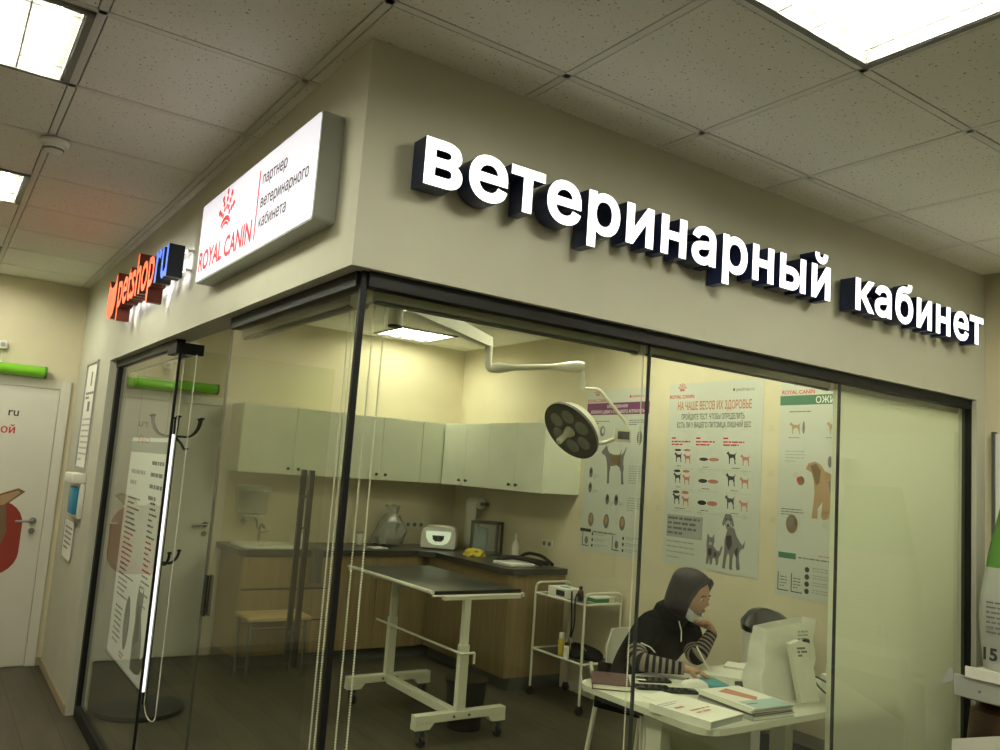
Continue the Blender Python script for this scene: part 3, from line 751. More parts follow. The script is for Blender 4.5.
room_door('door_3', .36, 1.15)
def green_roller(x0, x1, z, label):
    t = thing('roller_housing', label, 'roller housing', ((x0+x1)/2, D-.05, z), 'green rollers over the doors')
    obj('tube', MB().cyl((x0+.02, D-.053, z), (x1-.02, D-.053, z), .042, n=20), m_green, t, 40)
    for a, b in ((x0, x0+.02), (x1-.02, x1)): obj('end_cap', MB().lathe((a, D-.053, z), [(.036, 0), (.045, .004), (.045, .020)], axis=(1, 0, 0)) if a == x0 else MB().lathe((a, D-.053, z), [(.045, 0), (.045, .016), (.036, .020)], axis=(1, 0, 0)), m_greend, t, 40)
    for x in (x0+.05, x1-.07): obj('bracket', MB().box((x, D-.02, z-.02), (x+.02, D-.0, z+.03)), m_greend, t)
green_roller(-.95, -.22, 2.165, 'bright green roller over the shop-side door')
green_roller(.40, 1.06, 2.185, 'bright green roller over the door inside the glass room')
t = thing('wall_sensor', 'small white sensor box with cable high on the back wall', 'sensor', (-.53, D, 2.33))
obj('housing', MB().box((-.56, D-.04, 2.31), (-.50, D, 2.37), bev=.008), m_white, t, 30)
obj('lens', MB().cyl((-.53, D-.04, 2.34), (-.53, D-.045, 2.34), .017), m_lgrey, t)
obj('cable', MB().tube([(-.525, D-.006, 2.31), (-.525, D-.006, 2.21)], .004), m_white, t)

# ------------------------------------------------------------------ side wall notices and dispenser
t = thing('framed_notice', 'tall framed notice on the side wall left of the glass', 'notice', (0, 4.3, 1.5))
f = Frame((-.002, 4.53, 1.48), (0, -1, 0), Z3)
mb = MB().prism(f, [(0,0),(.46,0),(.46,.75),(0,.75)], 0, .004); f2_ = Frame((-.0062, 4.53, 1.48), (0, -1, 0), Z3)
mb.rect(f2_, .20, .58, .26, .68, .0006, 1); mb.lines(f2_, .06, .52, .40, 2, .03, .018, 1, 3); mb.rect(f2_, .18, .40, .28, .47, .0006, 1); mb.lines(f2_, .05, .34, .41, 8, .04, .012, 2, 4)
obj('sheet', mb, [m_paper, m_grey, m_lgrey], t, fixn=False)
mb = MB()
for a, b, c, d in ((0,0,.46,.015),(0,.735,.46,.75),(0,.015,.015,.735),(.445,.015,.46,.735)): mb.prism(f, [(a,b),(c,b),(c,d),(a,d)], .0041, .014)
obj('frame', mb, m_lgrey, t)
t = thing('dispenser', 'white wall dispenser with a blue front under the framed notice', 'dispenser', (0, 4.3, 1.2))
obj('body', MB().box((-.085, 4.02, 1.39), (-.0, 4.40, 1.455), bev=.012).box((-.03, 4.02, 1.16), (0, 4.40, 1.39), bev=.006), m_white, t, 30)
obj('blue_pack', MB().box((-.06, 4.06, 1.185), (-.03, 4.27, 1.365), bev=.008), mat('blue_pack', (.02, .25, .42), .4), t, 30)
t = thing('notice_holder', 'grey-edged notice holder hanging under the dispenser', 'notice', (0, 4.4, .88))
f = Frame((-.002, 4.66, .85), (0, -1, 0), Z3)
mb = MB().prism(f, [(.03,0),(.42,0),(.45,.03),(.45,.27),(0,.27),(0,.03)], 0, .006); f2_ = Frame((-.0082, 4.66, .85), (0, -1, 0), Z3)
mb.lines(f2_, .06, .21, .40, 5, .035, .012, 1, 4); obj('sheet', mb, [m_paper, m_grey], t, fixn=False)
obj('edge', MB().tube([V(f(a, b, .006)) for a, b in ((0,.27),(0,.03),(.03,0),(.42,0),(.45,.03),(.45,.27),(0,.27))], .005, 6), m_lgrey, t)

# ------------------------------------------------------------------ price board hung on the sidelight
t = thing('price_board', 'hanging price list board with grey cat picture and edge strip made to glow', 'board', (.085, 2.6, .5))
f = Frame((.080, 3.10, .515), (0, -1, 0), Z3); bw, bh = .92, 1.195
mb = MB().prism(f, [(0,0),(bw,0),(bw,bh),(0,bh)], -.004, 0)
mb.rect(f, 0, bh-.08, bw, bh-.02, .0006, 4); mb.lines(f, .08, bh-.20, .45, 2, .06, .022, 4, 1); mb.lines(f, .58, bh-.14, .88, 4, .06, .02, 1, 2)
r = random.Random(5)
for k in range(20):
    y = bh-.34-k*.028; mi = 2 if 6 < k < 13 else 1
    mb.lines(f, .08, y, .56, 1, .03, .010, mi, k, .0007); mb.lines(f, .64, y, .9, 1, .03, .010, mi, k+40, .0007)
oval(mb, f, .42, .22, .07, .14, 3); mb.lines(f, .10, .26, .30, 7, .03, .01, 1, 9); mb.lines(f, .33, .05, .45, 2, .02, .01, 2, 10)
put(mb, f, CAT, .52, .03, .36, .42, 3); put(mb, f, [(a*.6+.15, b*.8) for a, b in CAT[:8]+CAT[-4:]], .56, .06, .30, .40, 1, .0013)
obj('printed_sheet', mb, [mat('brightened_sheet', (.82, .82, .78), .5, emit=.09, ecol=(.95, .95, 1)), m_dark, m_red, m_grey, m_lgrey], t, fixn=False)  # weak emission added to lift the dim printed sheet
obj('emissive_edge', MB().box((.069, 2.140, .515), (.087, 2.172, 1.73), bev=.002), m_edge, t)  # bright line put in as an emissive strip along the board edge
obj('bottom_channel', MB().box((.072, 2.175, .500), (.086, 3.10, .513)), m_chrome, t)
mb = MB()
for z in (.76, 1.47): mb.box((.068, 2.142, z), (.0905, 2.178, z+.012))
obj('clip', mb, m_black, t)
obj('hanger_wire', MB().tube([(.082, 2.3, 1.71), (.082, 2.3, 2.15)], .0015), m_steel, t); obj('hanger_wire', MB().tube([(.082, 3.0, 1.71), (.082, 3.0, 2.15)], .0015), m_steel, t)

# ------------------------------------------------------------------ coat stand
CX, CY = .43, 3.60
t = thing('coat_stand', 'black coat stand with curved hooks behind the price board', 'coat stand', (CX, CY, 0))
obj('base', MB().lathe((CX-.015, CY+.05, 0), [(.27, .002), (.275, .015), (.27, .03), (.20, .042), (.03, .055)], n=36), m_blackp, t, 40)
obj('pole', MB().cyl((CX, CY, .045), (CX, CY, 1.80), .014), m_black, t, 40)
for k in range(6):
    a = k*math.pi/3+.35; u = V((math.cos(a), math.sin(a), 0)); c = V((CX, CY, 0))
    obj('hook', MB().tube([c+u*.01+V((0,0,1.745)), c+u*.11+V((0,0,1.745)), c+u*.16+V((0,0,1.80)), c+u*.172+V((0,0,1.865))], .0075, 7, rnd=.05).ell(c+u*.172+V((0,0,1.87)), (.019,.019,.008), 8)
        .tube([c+u*.01+V((0,0,1.735)), c+u*.05+V((0,0,1.70)), c+u*.075+V((0,0,1.665)), c+u*.10+V((0,0,1.67))], .007, 6), m_black, t, 40)
for k in range(4):
    a = k*math.pi/2+.2; u = V((math.cos(a), math.sin(a), 0)); c = V((CX, CY, 0))
    obj('hook', MB().tube([c+u*.01+V((0,0,.93)), c+u*.07+V((0,0,.92)), c+u*.11+V((0,0,.96)), c+u*.118+V((0,0,1.0))], .009, 7, rnd=.04).ell(c+u*.118+V((0,0,1.003)), (.015,.015,.009), 8), m_black, t, 40)

# ------------------------------------------------------------------ kitchen units
def knob(t, p, n):
    p = V(p); n = V(n); obj('knob', MB().lathe(p, [(.006, 0), (.006, .012), (.013, .016), (.013, .024), (.008, .028)], n=12, axis=n), m_dark, t, 40)
def wall_cab(label, lo, hi, axis, splits, knobs):
    """axis 'x': doors face -y; axis 'y': doors face -x"""
    t = thing('wall_cabinet', label, 'wall cabinet', ((lo[0]+hi[0])/2, (lo[1]+hi[1])/2, lo[2]), 'white wall cabinets')
    obj('body', MB().box(lo, hi), m_lam, t)
    for i, (a, b) in enumerate(zip(splits, splits[1:])):
        if axis == 'x': d = MB().box((min(a,b)+.0015, lo[1]-.019, lo[2]-.004), (max(a,b)-.0015, lo[1]-.001, hi[2]), bev=.0015)
        else: d = MB().box((lo[0]-.019, min(a,b)+.0015, lo[2]-.004), (lo[0]-.001, max(a,b)-.0015, hi[2]), bev=.0015)
        dd = obj('door', d, m_lam, t)
        if knobs[i] is not None:
            if axis == 'x': knob(dd, (knobs[i], lo[1]-.019, lo[2]+.045), (0,-1,0))
            else: knob(dd, (lo[0]-.019, knobs[i], lo[2]+.045), (-1,0,0))
zc0, zc1 = 1.525, 2.085
wall_cab('white wall cabinet at the left end of the upper row, beside the door', (1.20, 4.70, zc0), (2.068, D, zc1), 'x', [1.20, 1.66, 2.068], [1.615, 1.705])
wall_cab('white wall cabinet in the middle of the back wall row', (2.07, 4.70, zc0), (2.888, D, zc1), 'x', [2.07, 2.48, 2.888], [2.435, 2.525])
wall_cab('white corner wall cabinet with a narrow front where the upper row turns', (2.89, 4.70, zc0), (W, D, zc1), 'x', [2.89, 3.115], [None])
wall_cab('white wall cabinet on the poster wall, next to the corner', (3.14, 3.907, zc0), (W, 4.698, zc1), 'y', [4.678, 4.29, 3.907], [4.345, 4.235])
wall_cab('white wall cabinet at the end of the row beside the purple-band poster', (3.14, 3.12, zc0), (W, 3.905, zc1), 'y', [3.905, 3.51, 3.12], [3.56, 3.46])
def base_unit(label, lo, hi, axis, fronts):
    t = thing('base_cabinet', label, 'base cabinet', ((lo[0]+hi[0])/2, (lo[1]+hi[1])/2, 0), 'beech base cabinets')
    obj('body', MB().box((lo[0], lo[1], .10), hi), m_beech, t)
    if axis == 'x': obj('toe_kick', MB().box((lo[0], lo[1]+.04, 0), (hi[0], hi[1], .10)), m_kick, t)
    else: obj('toe_kick', MB().box((lo[0]+.04, lo[1], 0), (hi[0], hi[1], .10)), m_kick, t)
    for kind, a, b, z0, z1 in fronts:
        if axis == 'x': d = MB().box((a+.002, lo[1]-.019, z0+.002), (b-.002, lo[1]-.001, z1-.002), bev=.0015)
        else: d = MB().box((lo[0]-.019, a+.002, z0+.002), (lo[0]-.001, b-.002, z1-.002), bev=.0015)
        dd = obj(kind, d, m_beech, t)
        if kind == 'drawer':
            obj('grip_groove', MB().box((a+.01, lo[1]-.0205, z1-.014), (b-.01, lo[1]-.0185, z1-.002)), m_dark, dd)
yb, xb = 4.465, 2.955
base_unit('beech drawer unit under the sink beside the door', (1.24, yb, .1), (1.98, D-.003, .878), 'x', [('drawer', 1.24, 1.98, .62, .878), ('drawer', 1.24, 1.98, .37, .62), ('drawer', 1.24, 1.98, .10, .37)])
base_unit('beech base cabinet in the middle of the back wall', (1.982, yb, .1), (2.86, D-.003, .878), 'x', [('door', 1.982, 2.42, .10, .878), ('door', 2.42, 2.86, .10, .878)])
base_unit('beech corner base cabinet under the white countertop appliance', (2.862, yb+.02, .1), (W-.003, D-.003, .878), 'x', [])
base_unit('beech base cabinet on the poster wall behind the examination table', (xb, 3.87, .1), (W-.003, yb+.018, .878), 'y', [('door', 3.87, yb, .10, .878)])
base_unit('beech base cabinet at the end of the worktop beside the trolley', (xb, 3.22, .1), (W-.003, 3.868, .878), 'y', [('door', 3.22, 3.868, .10, .878)])
ft = Frame((0, 0, 0), (1, 0, 0), (0, 1, 0))
mb = MB().prism(ft, [(1.19, D-.002), (1.19, 4.42), (2.78, 4.42), (2.90, 4.30), (2.90, 3.26), (2.95, 3.20), (W-.002, 3.20), (W-.002, D-.002)], .88, .925)
tag(obj('worktop', mb, m_top), 'dark L-shaped worktop running over the beech base cabinets', 'worktop')

ZT = .9255
# sink and tap
t = thing('sink', 'white shallow sink basin set on the dark worktop', 'sink', (1.45, 4.68, ZT))
mb = MB(); 
o_ = rrect(1.26, 4.50, 1.76, 4.90, .05); i_ = rrect(1.295, 4.535, 1.725, 4.865, .04); n = len(o_)
vs = [(*p, ZT) for p in o_]+[(*p, ZT+.018) for p in o_]+[(*p, ZT+.018) for p in i_]+[(*p, ZT+.004) for p in i_]
fs = [(i, (i+1)%n, n+(i+1)%n, n+i) for i in range(n)]+[(n+i, n+(i+1)%n, 2*n+(i+1)%n, 2*n+i) for i in range(n)]+[(2*n+i, 2*n+(i+1)%n, 3*n+(i+1)%n, 3*n+i) for i in range(n)]+[tuple(range(3*n, 4*n))]
mb.faces(vs, fs); obj('basin', mb, m_white, t)
obj('drain', MB().cyl((1.46, 4.68, ZT+.004), (1.46, 4.68, ZT+.007), .025), m_steel, t)
t = thing('tap', 'dark tap behind the sink', 'tap', (1.52, 4.93, ZT))
obj('spout', MB().tube([(1.52, 4.94, ZT), (1.52, 4.94, ZT+.13), (1.52, 4.90, ZT+.16), (1.52, 4.80, ZT+.13)], .012, rnd=.04), m_steel, t, 40)
obj('handle', MB().tube([(1.52, 4.94, ZT+.09), (1.60, 4.92, ZT+.10)], .008), m_steel, t, 40)
t = thing('soap_dispenser', 'dark cross-handled dispenser fixed over the sink', 'dispenser', (1.36, 4.99, 1.05))
obj('valve', MB().cyl((1.39, D, 1.10), (1.39, D-.05, 1.10), .012).box((1.36, D-.06, 1.094), (1.42, D-.048, 1.106)).box((1.384, D-.06, 1.07), (1.396, D-.048, 1.13)), m_steel, t)
obj('hose', MB().tube([(1.50, D-.02, 1.12), (1.50, D-.06, 1.10), (1.51, D-.06, 1.04)], .008, rnd=.02), m_steel, t)
t = thing('water_container', 'clear plastic water container with grey lid above the sink', 'water container', (1.42, 4.92, 1.16))
obj('bucket', MB().lathe((1.42, 4.89, 1.17), [(.11, 0), (.125, .01), (.132, .19), (.135, .195)]), m_clear, t, 40)
obj('lid', MB().lathe((1.42, 4.89, 1.365), [(.142, 0), (.145, .03), (.135, .042), (.06, .046)]), m_lgrey, t, 40)
obj('bracket', MB().box((1.34, 4.80, 1.155), (1.50, D, 1.168)), m_white, t)
t = thing('tissue_box', 'small white box with black sprayer on the worktop right of the sink', 'box', (1.80, 4.78, ZT))
obj('box', MB().box((1.76, 4.72, ZT), (1.86, 4.84, ZT+.10), bev=.006), m_white, t, 30)
obj('sprayer', MB().tube([(1.80, 4.78, ZT+.10), (1.80, 4.78, ZT+.13), (1.85, 4.77, ZT+.15), (1.90, 4.76, ZT+.11)], .008, rnd=.02), m_black, t, 40)
t = thing('towel', 'dark cloth hanging over the front edge of the drawer unit', 'towel', (1.84, 4.43, .70))
mb = MB()
for k in range(5): mb.box((1.79+.02*k, 4.404-.003*(k%2), .66), (1.812+.02*k, 4.414-.003*(k%2), .93), bev=.003)
mb.box((1.79, 4.404, .926), (1.892, 4.50, .934), bev=.002)
obj('cloth', mb, m_kick, t)
t = thing('canister', 'small white canister against the back wall on the worktop', 'canister', (2.42, 4.86, ZT))
obj('body', MB().lathe((2.42, 4.86, ZT), [(.032, 0), (.035, .004), (.035, .09), (.03, .10)]), m_white, t, 40)
obj('cap', MB().lathe((2.42, 4.86, ZT+.10), [(.027, 0), (.027, .022), (.022, .026)]), m_lgrey, t, 40)
tag(obj('loose_paper', MB().box((2.42, 4.55, ZT), (2.56, 4.70, ZT+.006), bev=.002), m_paper), 'loose white paper on the worktop beside the canister', 'paper')
# crumpled clear bag
t = thing('plastic_bag', 'crumpled see-through bag tied at the top on the worktop', 'bag', (2.72, 4.74, ZT))
r = random.Random(3); prof = [(.06, .004), (.13, .02), (.145, .08), (.135, .15), (.11, .22), (.07, .28), (.05, .30), (.06, .345), (.075, .37)]
mb = MB(); n = 16
rows = []
for i, (rr, hh) in enumerate(prof):
    rows.append([mb.bm.verts.new((2.66+hh*.12+rr*(1+r.uniform(-.30,.30))*math.cos(2*math.pi*j/n), 4.80+rr*(1+r.uniform(-.30,.30))*math.sin(2*math.pi*j/n), ZT+hh+r.uniform(-.008,.008)*(i > 0))) for j in range(n)])
for a, b in zip(rows, rows[1:]):
    for j in range(n): mb.bm.faces.new((a[j], a[(j+1)%n], b[(j+1)%n], b[j]))
mb.bm.faces.new(rows[0][::-1]); obj('bag_film', mb, m_clear2, t, 25)
obj('bundle', MB().ell((2.67, 4.78, ZT+.09), (.09, .085, .08), 10).ell((2.68, 4.78, ZT+.19), (.06, .06, .08), 10), m_lgrey, t, 60)
# wall sockets
def sockets(fr, x, z, k, label):
    t = thing('wall_socket', label, 'socket', tuple(fr(x, z, 0)))
    for i in range(k):
        a = x+i*.072
        obj('cover', MB().prism(fr, rrect(a, z, a+.07, z+.075, .008, 2), 0, .008), m_cream_metal, t)
        mb = MB(); mb.prism(fr, [(a+.035+.02*math.cos(b), z+.037+.02*math.sin(b)) for b in [2*math.pi*q/12 for q in range(12)]], .0081, .009); obj('socket_face', mb, m_grey, t)
sockets(BACK, 2.96, 1.07, 3, 'white triple socket on the back wall behind the appliance')
sockets(INW, -3.56, 1.06, 2, 'white double socket on the poster wall over the worktop end')
# countertop steriliser
t = thing('steriliser', 'white rounded countertop appliance with a bright oval control panel', 'appliance', (3.0, 4.60, ZT))
ua = V((.80, -.60, 0)); va = V((.60, .80, 0)); c0 = V((3.05, 4.53, ZT+.012))
fr = Frame(c0, ua, Z3)
body = [(-.155, .0), (.155, .0), (.16, .03), (.158, .13), (.145, .17), (.11, .192), (.0, .198), (-.11, .192), (-.145, .17), (-.158, .13), (-.16, .03)]
mb = MB().prism(fr, body, -.24, .0); obj('body', mb, m_white, t)
obj('base', MB().prism(fr, [(-.15, -.012), (.15, -.012), (.15, 0), (-.15, 0)], -.22, -.01), m_dark, t)
mb = MB().prism(fr, [(-.115, .15), (.115, .15), (.11, .09), (.085, .05), (.04, .03), (-.04, .03), (-.085, .05), (-.11, .09)], .0005, .006)
obj('control_panel', mb, mat('panel_lit', (.75, .8, .68), .3, emit=.45, ecol=(.85, 1, .72)), t)
mb = MB().prism(fr, [(-.055, .115), (.055, .115), (.05, .08), (.03, .06), (-.03, .06), (-.05, .08)], .0062, .009); obj('display', mb, m_kick, t)
mb = MB()
for x in (-.025, .025): mb.prism(fr, [(x-.014, .084), (x+.014, .084), (x+.014, .104), (x-.014, .104)], .0092, .011)
obj('button', mb, m_dark, t)
# paper towel strip, tank, yellow cloth, bottle, cables
t = thing('paper_towel_holder', 'white paper towel hanging from a wall holder over the worktop', 'paper towel', (3.44, 4.50, 1.36))
obj('roll', MB().cyl((3.42, 4.42, 1.36), (3.42, 4.60, 1.36), .05, n=18), m_paper, t, 40)
mb = MB(); 
for k in range(6): mb.box((3.366+.004*(k%2), 4.425+.028*k, .97+.01*(k%3)), (3.372+.004*(k%2), 4.455+.028*k, 1.36), bev=.001)
obj('hanging_sheet', mb, m_paper, t)
obj('bracket', MB().box((3.41, 4.60, 1.345), (W, 4.615, 1.375)), m_steel, t); obj('bracket', MB().box((3.41, 4.405, 1.345), (W, 4.42, 1.375)), m_steel, t)
t = thing('drug_tank', 'dark-framed tank with blue contents on the worktop', 'tank', (3.30, 4.12, ZT))
ua = V((.62, -.78, 0)); fr = Frame((3.22, 4.25, ZT+.003), ua, Z3)
mb = MB()
for a, b, c, d in ((0,0,.022,.29),(.235,0,.257,.29),(0,.268,.257,.29),(0,0,.257,.022)):
    mb.prism(fr, [(a,b),(c,b),(c,d),(a,d)], -.012, .012); mb.prism(fr, [(a,b),(c,b),(c,d),(a,d)], -.16, -.14)
for a, b in ((0,0),(.235,0),(0,.268),(.235,.268)): mb.prism(fr, [(a,b),(a+.022,b),(a+.022,b+.022),(a,b+.022)], -.15, 0)
obj('frame', mb, m_kick, t)
obj('wall_sheet', MB().prism(fr, [(.022,.022),(.235,.022),(.235,.268),(.022,.268)], -.004, .0), m_clear, t)
obj('blue_pack', MB().prism(fr, rrect(.03, .03, .14, .23, .03), -.09, -.01), m_cyan, t, 30)
t = thing('yellow_cloth', 'crumpled yellow cloth in front of the dark-framed tank', 'cloth', (3.16, 4.06, ZT))
mb = MB(); ret = bmesh.ops.create_icosphere(mb.bm, subdivisions=3, radius=1)
for v in mb.bm.verts:
    k = 1+.22*math.sin(7*v.co.x+3*v.co.y)*math.cos(6*v.co.y+v.co.z*4); v.co = V((3.16+v.co.x*.085*k, 4.08+v.co.y*.12*k, ZT+max(0, (v.co.z*.05*k+.012))))
obj('cloth_body', mb, m_yellow, t, 60)
t = thing('spray_bottle', 'slim white bottle standing on the worktop against the poster wall', 'bottle', (3.38, 3.78, ZT))
obj('body', MB().lathe((3.38, 3.78, ZT), [(.028, 0), (.030, .005), (.030, .13), (.014, .165)]), m_white, t, 40)
obj('nozzle', MB().lathe((3.38, 3.78, ZT+.165), [(.012, 0), (.010, .05), (.004, .06)]), m_white, t, 40)
t = thing('scale_tray', 'white flat scale tray with black cables heaped over it at the worktop end', 'scale', (3.17, 3.44, ZT))
obj('tray', MB().box((3.0, 3.32, ZT), (3.30, 3.56, ZT+.028), bev=.008), m_white, t, 30)
mb = MB().tube([(3.06, 3.54, ZT+.045), (3.15, 3.50, ZT+.06), (3.28, 3.42, ZT+.045), (3.42, 3.36, ZT+.02)], .018, rnd=.05).tube([(3.28, 3.62, ZT+.02), (3.34, 3.56, ZT+.09), (3.40, 3.42, ZT+.08), (3.42, 3.30, ZT+.02)], .014, rnd=.06).tube([(3.05, 3.60, ZT+.02), (3.12, 3.55, ZT+.06), (3.22, 3.36, ZT+.05), (3.30, 3.28, ZT+.02)], .016, rnd=.05)
obj('cable', mb, m_black, t, 40)
# stool
t = thing('stool', 'light wooden stool with dark legs in front of the drawer unit', 'stool', (1.45, 4.22, 0))
obj('seat', MB().box((1.20, 4.06, .435), (1.70, 4.38, .465), bev=.01), m_wood, t, 30)
for x in (1.235, 1.665):
    for y in (4.09, 4.35): obj('leg', MB().cyl((x, y, 0), (x, y, .435), .013), m_kick, t, 40)
obj('rail', MB().cyl((1.235, 4.09, .38), (1.665, 4.09, .38), .008).cyl((1.235, 4.35, .38), (1.665, 4.35, .38), .008), m_kick, t, 40)

# ------------------------------------------------------------------ examination table
t = thing('examination_table', 'white-framed wheeled examination table with a dark shiny top', 'examination table', (2.08, 3.0, 0))
TX0, TX1, TY0, TY1, TZ = 1.775, 2.475, 2.41, 3.64, .90
obj('table_top', MB().box((TX0+.02, TY0+.015, TZ-.02), (TX1-.02, TY1-.015, TZ), bev=.004), mat('table_dark', (.022, .025, .02), .28, spec=.35), t, 30)
for x, dz_ in ((TX0, -.004), (TX1, -.034)):
    rl = obj('side_rail', MB().cyl((x, TY0, TZ+dz_), (x, TY1, TZ+dz_), .013), m_cream_metal, t, 40)
obj('end_rail', MB().cyl((TX0, TY0, TZ-.026), (TX1, TY0, TZ-.026), .008).cyl((TX0, TY1, TZ-.026), (TX1, TY1, TZ-.026), .008), m_cream_metal, t, 40)
obj('edge_board', MB().box((TX0+.025, TY0-.004, TZ-.020), (TX1-.025, TY0+.014, TZ+.004)), m_black, t)
fy = (2.375, 3.335); lx = 2.01
for y in fy:
    ft_ = MB().box((1.69, y-.03, .135), (2.345, y+.03, .185), bev=.004)
    for x0, x1 in ((1.69, 1.82), (2.215, 2.345)): ft_.prism(Frame((0, y, 0), (1, 0, 0), Z3), [(x0, .135), (x1, .135), (x1 - (.03 if x0 < 2 else 0), .10), (x0+(.03 if x0 > 2 else 0), .10)], -.03, .03)
    obj('foot', ft_, m_cream_metal, t)
    for x in (1.74, 2.295):
        c = obj('caster', MB().lathe((x, y-.015, .032), [(.030, -.013), (.032, -.008), (.032, .008), (.030, .013)], axis=(1, .25, 0), n=20), m_blackp, t, 40)
        obj('caster_fork', MB().box((x-.022, y-.028, .03), (x-.016, y+.02, .09)).box((x+.016, y-.028, .03), (x+.022, y+.02, .09)).box((x-.022, y-.02, .088), (x+.022, y+.02, .101)), m_kick, c)
    obj('leg', MB().box((lx-.032, y-.022, .185), (lx+.032, y+.022, .58), bev=.004).box((lx-.025, y-.016, .58), (lx+.025, y+.016, TZ-.02), bev=.003), m_cream_metal, t)
    obj('top_bearer', MB().box((TX0+.06, y-.02, TZ-.045), (TX1-.06, y+.02, TZ-.021)), m_cream_metal, t)
    b = MB()
    for x in (1.955, 2.065): b.cyl((x, y-.031, .16), (x, y-.038, .16), .008)
    obj('bolt', b, m_kick, t)
obj('beam', MB().box((lx-.03, fy[0]+.03, .125), (lx+.03, fy[1]-.03, .175), bev=.004), m_cream_metal, t)
obj('cross_bar', MB().cyl((lx-.045, fy[0]-.05, .535), (lx-.045, fy[1]+.16, .535), .008).cyl((lx-.045, fy[0]-.05, .535), (lx+.05, fy[0]-.05, .535), .008).cyl((lx+.05, fy[0]-.05, .535), (lx+.05, fy[0]-.05, .47), .008), m_cream_metal, t, 40)

t = thing('waste_bin', 'black plastic waste bin on the floor behind the examination table foot', 'waste bin', (2.20, 2.60, 0))
mb = MB().ring([(2.20, 2.60, .0), (2.20, 2.60, .29)], [(.11, .11), (.135, .135)], 24); obj('bucket', mb, m_blackp, t, 40)
obj('rim', MB().ring([(2.20, 2.60, .285), (2.20, 2.60, .31)], [.142, .142], 24), m_blackp, t, 40)

# ------------------------------------------------------------------ instrument trolley
t = thing('instrument_trolley', 'white tubular two-shelf trolley against the poster wall', 'trolley', (3.27, 2.83, 0))
tx0, tx1, ty0, ty1 = 3.11, 3.46, 2.52, 3.10
for y in (ty0, ty1):
    obj('end_frame', MB().tube([(tx0, y, .06), (tx0, y, .84), (tx1, y, .84), (tx1, y, .06)], .010, 10, rnd=.05), m_cream_metal, t, 40)
for z in (.34, .755):
    sh = obj('shelf', MB().box((tx0+.012, ty0+.012, z), (tx1-.012, ty1-.012, z+.006)), mat('shelf_dark_%d' % int(z*100), (.05, .055, .05), .3), t)
    mb = MB().cyl((tx0, ty0, z+.006), (tx0, ty1, z+.006), .009).cyl((tx1, ty0, z+.006), (tx1, ty1, z+.006), .009).cyl((tx0, ty0, z+.006), (tx1, ty0, z+.006), .009).cyl((tx0, ty1, z+.006), (tx1, ty1, z+.006), .009)
    obj('shelf_rim', mb, m_cream_metal, sh, 40)
for x in (tx0, tx1):
    for y in (ty0, ty1):
        c = obj('caster', MB().lathe((x, y, .03), [(.028, -.012), (.03, -.008), (.03, .008), (.028, .012)], axis=(.3, 1, 0), n=18), m_blackp, t, 40)
        obj('caster_fork', MB().box((x-.014, y-.014, .045), (x+.014, y+.014, .066)), m_blackp, c)
zs = .7615
t = thing('glove_box', 'pale glove box with black print on the trolley top shelf', 'glove box', (3.24, 2.86, zs))
obj('box', MB().box((3.15, 2.78, zs), (3.31, 3.00, zs+.07), bev=.003), m_paper, t)
obj('print', MB().box((3.148, 2.80, zs+.015), (3.1499, 2.90, zs+.055)), m_dark, t)
obj('opening', MB().ell((3.23, 2.89, zs+.07), (.03, .06, .004), 12), m_teal, t)
t = thing('medicine_pack', 'green and white pack lying on the trolley top shelf', 'pack', (3.34, 2.60, zs))
obj('box', MB().box((3.24, 2.54, zs), (3.42, 2.64, zs+.045), bev=.003), m_white, t)
obj('band', MB().box((3.238, 2.538, zs+.010), (3.36, 2.642, zs+.036)), mat('pack_green', (.05, .25, .10), .5), t)
t = thing('dropper_bottle', 'small dark bottle with a red cap on the trolley top', 'bottle', (3.22, 2.66, zs))
obj('body', MB().lathe((3.22, 2.70, zs), [(.022, 0), (.024, .01), (.022, .07), (.01, .08)]), m_bagbrown, t, 40)
obj('cap', MB().lathe((3.22, 2.70, zs+.08), [(.013, 0), (.013, .022), (.009, .025)]), m_redbook, t, 40)
t = thing('stethoscope', 'black stethoscope hanging down from the trolley top shelf', 'stethoscope', (3.10, 2.62, .5))
obj('tubing', MB().tube([(3.14, 2.70, zs+.02), (3.10, 2.66, zs+.085), (3.085, 2.64, zs+.04), (3.085, 2.62, .60), (3.085, 2.63, .52)], .006, rnd=.04).tube([(3.16, 2.62, zs+.02), (3.11, 2.60, zs+.085), (3.085, 2.60, zs+.03), (3.085, 2.59, .62), (3.085, 2.62, .52)], .006, rnd=.04), m_black, t, 40)
obj('chest_piece', MB().cyl((3.085, 2.625, .515), (3.085, 2.625, .485), .022).cyl((3.085, 2.625, .485), (3.085, 2.625, .43), .006), m_chrome, t, 40)
zl = .3465
t = thing('spray_can', 'slim yellow can with pale cap on the trolley lower shelf', 'can', (3.165, 2.82, zl))
obj('body', MB().lathe((3.165, 2.82, zl), [(.022, 0), (.024, .004), (.024, .115), (.018, .125)]), m_yellow, t, 40); obj('cap', MB().lathe((3.165, 2.82, zl+.125), [(.02, 0), (.02, .035), (.017, .04)]), m_paper, t, 40)
t = thing('pill_jar', 'small white jar beside the yellow can on the trolley', 'jar', (3.14, 2.73, zl))
obj('body', MB().lathe((3.14, 2.73, zl), [(.02, 0), (.021, .004), (.021, .06), (.016, .066)]), m_white, t, 40); obj('lid', MB().lathe((3.14, 2.73, zl+.066), [(.022, 0), (.022, .018), (.019, .021)]), m_paper, t, 40)
t = thing('instrument_pouch', 'black soft instrument pouch on the trolley lower shelf', 'pouch', (3.28, 2.75, zl))
mb = MB(); bmesh.ops.create_icosphere(mb.bm, subdivisions=3, radius=1)
